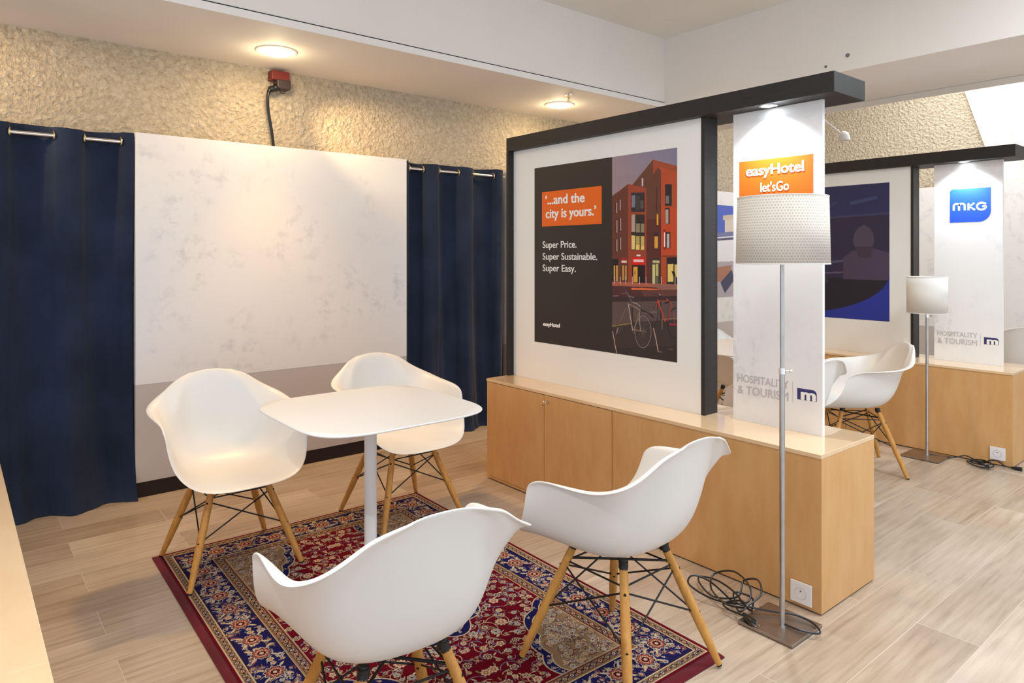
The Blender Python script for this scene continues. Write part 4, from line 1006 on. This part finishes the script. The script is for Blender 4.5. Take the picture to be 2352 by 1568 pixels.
for a, b_, c in ((B0, B0+.004, CREAM), (B1-.005, B1, CREAM), (B1, B1+.004, DK), (B2-.004, B2, DK), (B2, B2+.004, CREAM), (B3-.004, B3, CREAM), (B3-.012, B3-.008, WINE), (B2+.010, B2+.013, WINE)): band(a, b_, c)
inb = lambda x, y, a, b_: a < min(HW-x, HL-y) < b_
scatter(230, lambda x, y: inb(x, y, B1+.014, B2-.014), .007, .018, 2, .6, .95, (TAN, CREAM, RUST))
# large palmettes marching round the main border
mid = (B1+B2)/2
for k in range(10):
    d = .06+k*.155
    for (x, y) in ((HW-mid, d), (d, HL-mid)):
        if x < HW-mid+.01 and y < HL-mid+.01:
            rc.flower(x, y, .044, 10, [(1, CREAM), (.9, NAVY), (.78, RUST), (.56, CREAM), (.46, WINE), (.2, CREAM)], k, 1, 1, .24)
            for a in (0.7, 2.4, 3.9, 5.5): leaf(x+.055*math.cos(a), y+.055*math.sin(a), .04, a, CREAM)
# guard stripes: small alternating rosettes
for off, r, st in (((B0+B1)/2, .0125, .034), ((B2+B3)/2, .0145, .038)):
    k = 0
    while k*st < HL:
        for (x, y) in ((HW-off, k*st), (k*st, HL-off)):
            if x <= HW-off+.001 and y <= HL-off+.001:
                rc.flower(x, y, r, 6, [(1, (NAVY, WINE, DK)[k % 3]), (.62, CREAM), (.3, CRIM)], k, 1, 1, .3)
                rc.flower(x+(0 if x == HW-off else st/2), y+(st/2 if x == HW-off else 0), r*.4, 4, [(1, DK)], 0)
        k += 1
# weave irregularity
rr = np.random.default_rng(4); rc.img *= (1+.14*(rr.random(rc.img.shape[:2])-.5))[..., None]
full = np.concatenate([rc.img[::-1][:-1], rc.img], 0); full = np.concatenate([full[:, ::-1][:, :-1], full], 1)
rf = Canvas(2*HW, 2*HL, RS, CRIM); rf.img = full[:rf.ny, :rf.nx]
if rf.img.shape[:2] != (rf.ny, rf.nx): rf.ny, rf.nx = rf.img.shape[:2]; rf.X, rf.Y = np.meshgrid(np.linspace(0, 2*HW, rf.nx), np.linspace(0, 2*HL, rf.ny))
rug = thing('persian_rug', 'crimson and navy oriental rug with floral medallion pattern under the table', 'rug', (1.613, 2.795, 0), math.radians(-1.2))
rf.mesh('woven_field', lambda x, y: np.stack([x-HW, y-HL, np.full_like(x, RUG-.0005)], 1), M['pile'], rug)
b = bm_new(); box(b, -HW, HW, -HL, HL, .0005, RUG-.0012); obj('rug_backing', b, M['fringe'], rug)
def strip(x0, x1, y0, y1, n, name, amp):
    b = bm_new(); V = []
    along_y = (y1-y0) > (x1-x0)
    for i in range(n+1):
        s = i/n
        row = []
        for k in range(5):
            u = k/4
            if along_y: x, y = x0+(x1-x0)*u, y0+(y1-y0)*s
            else: x, y = x0+(x1-x0)*s, y0+(y1-y0)*u
            z = .0045+.0035*math.sin(math.pi*u)+amp*.2*max(0, math.sin(s*17))*math.sin(math.pi*u*.5)
            row.append(b.verts.new((x, y, z)))
        V.append(row)
    for i in range(n):
        for k in range(4): b.faces.new((V[i][k], V[i+1][k], V[i+1][k+1], V[i][k+1]))
    r = bmesh.ops.extrude_face_region(b, geom=b.faces[:])
    for v in [g_ for g_ in r['geom'] if isinstance(g_, bmesh.types.BMVert)]: v.co.z -= .004
    return obj(name, b, M['fringe'], rug, True)
strip(-HW-.036, -HW+.002, -HL-.01, HL+.005, 60, 'border_binding', .002); strip(HW-.002, HW+.011, -HL-.01, HL+.005, 60, 'border_binding', 0)
strip(-HW-.036, HW+.015, -HL-.05, -HL+.002, 60, 'border_binding', .004); strip(-HW-.036, HW+.011, HL-.002, HL+.012, 60, 'border_binding', 0)
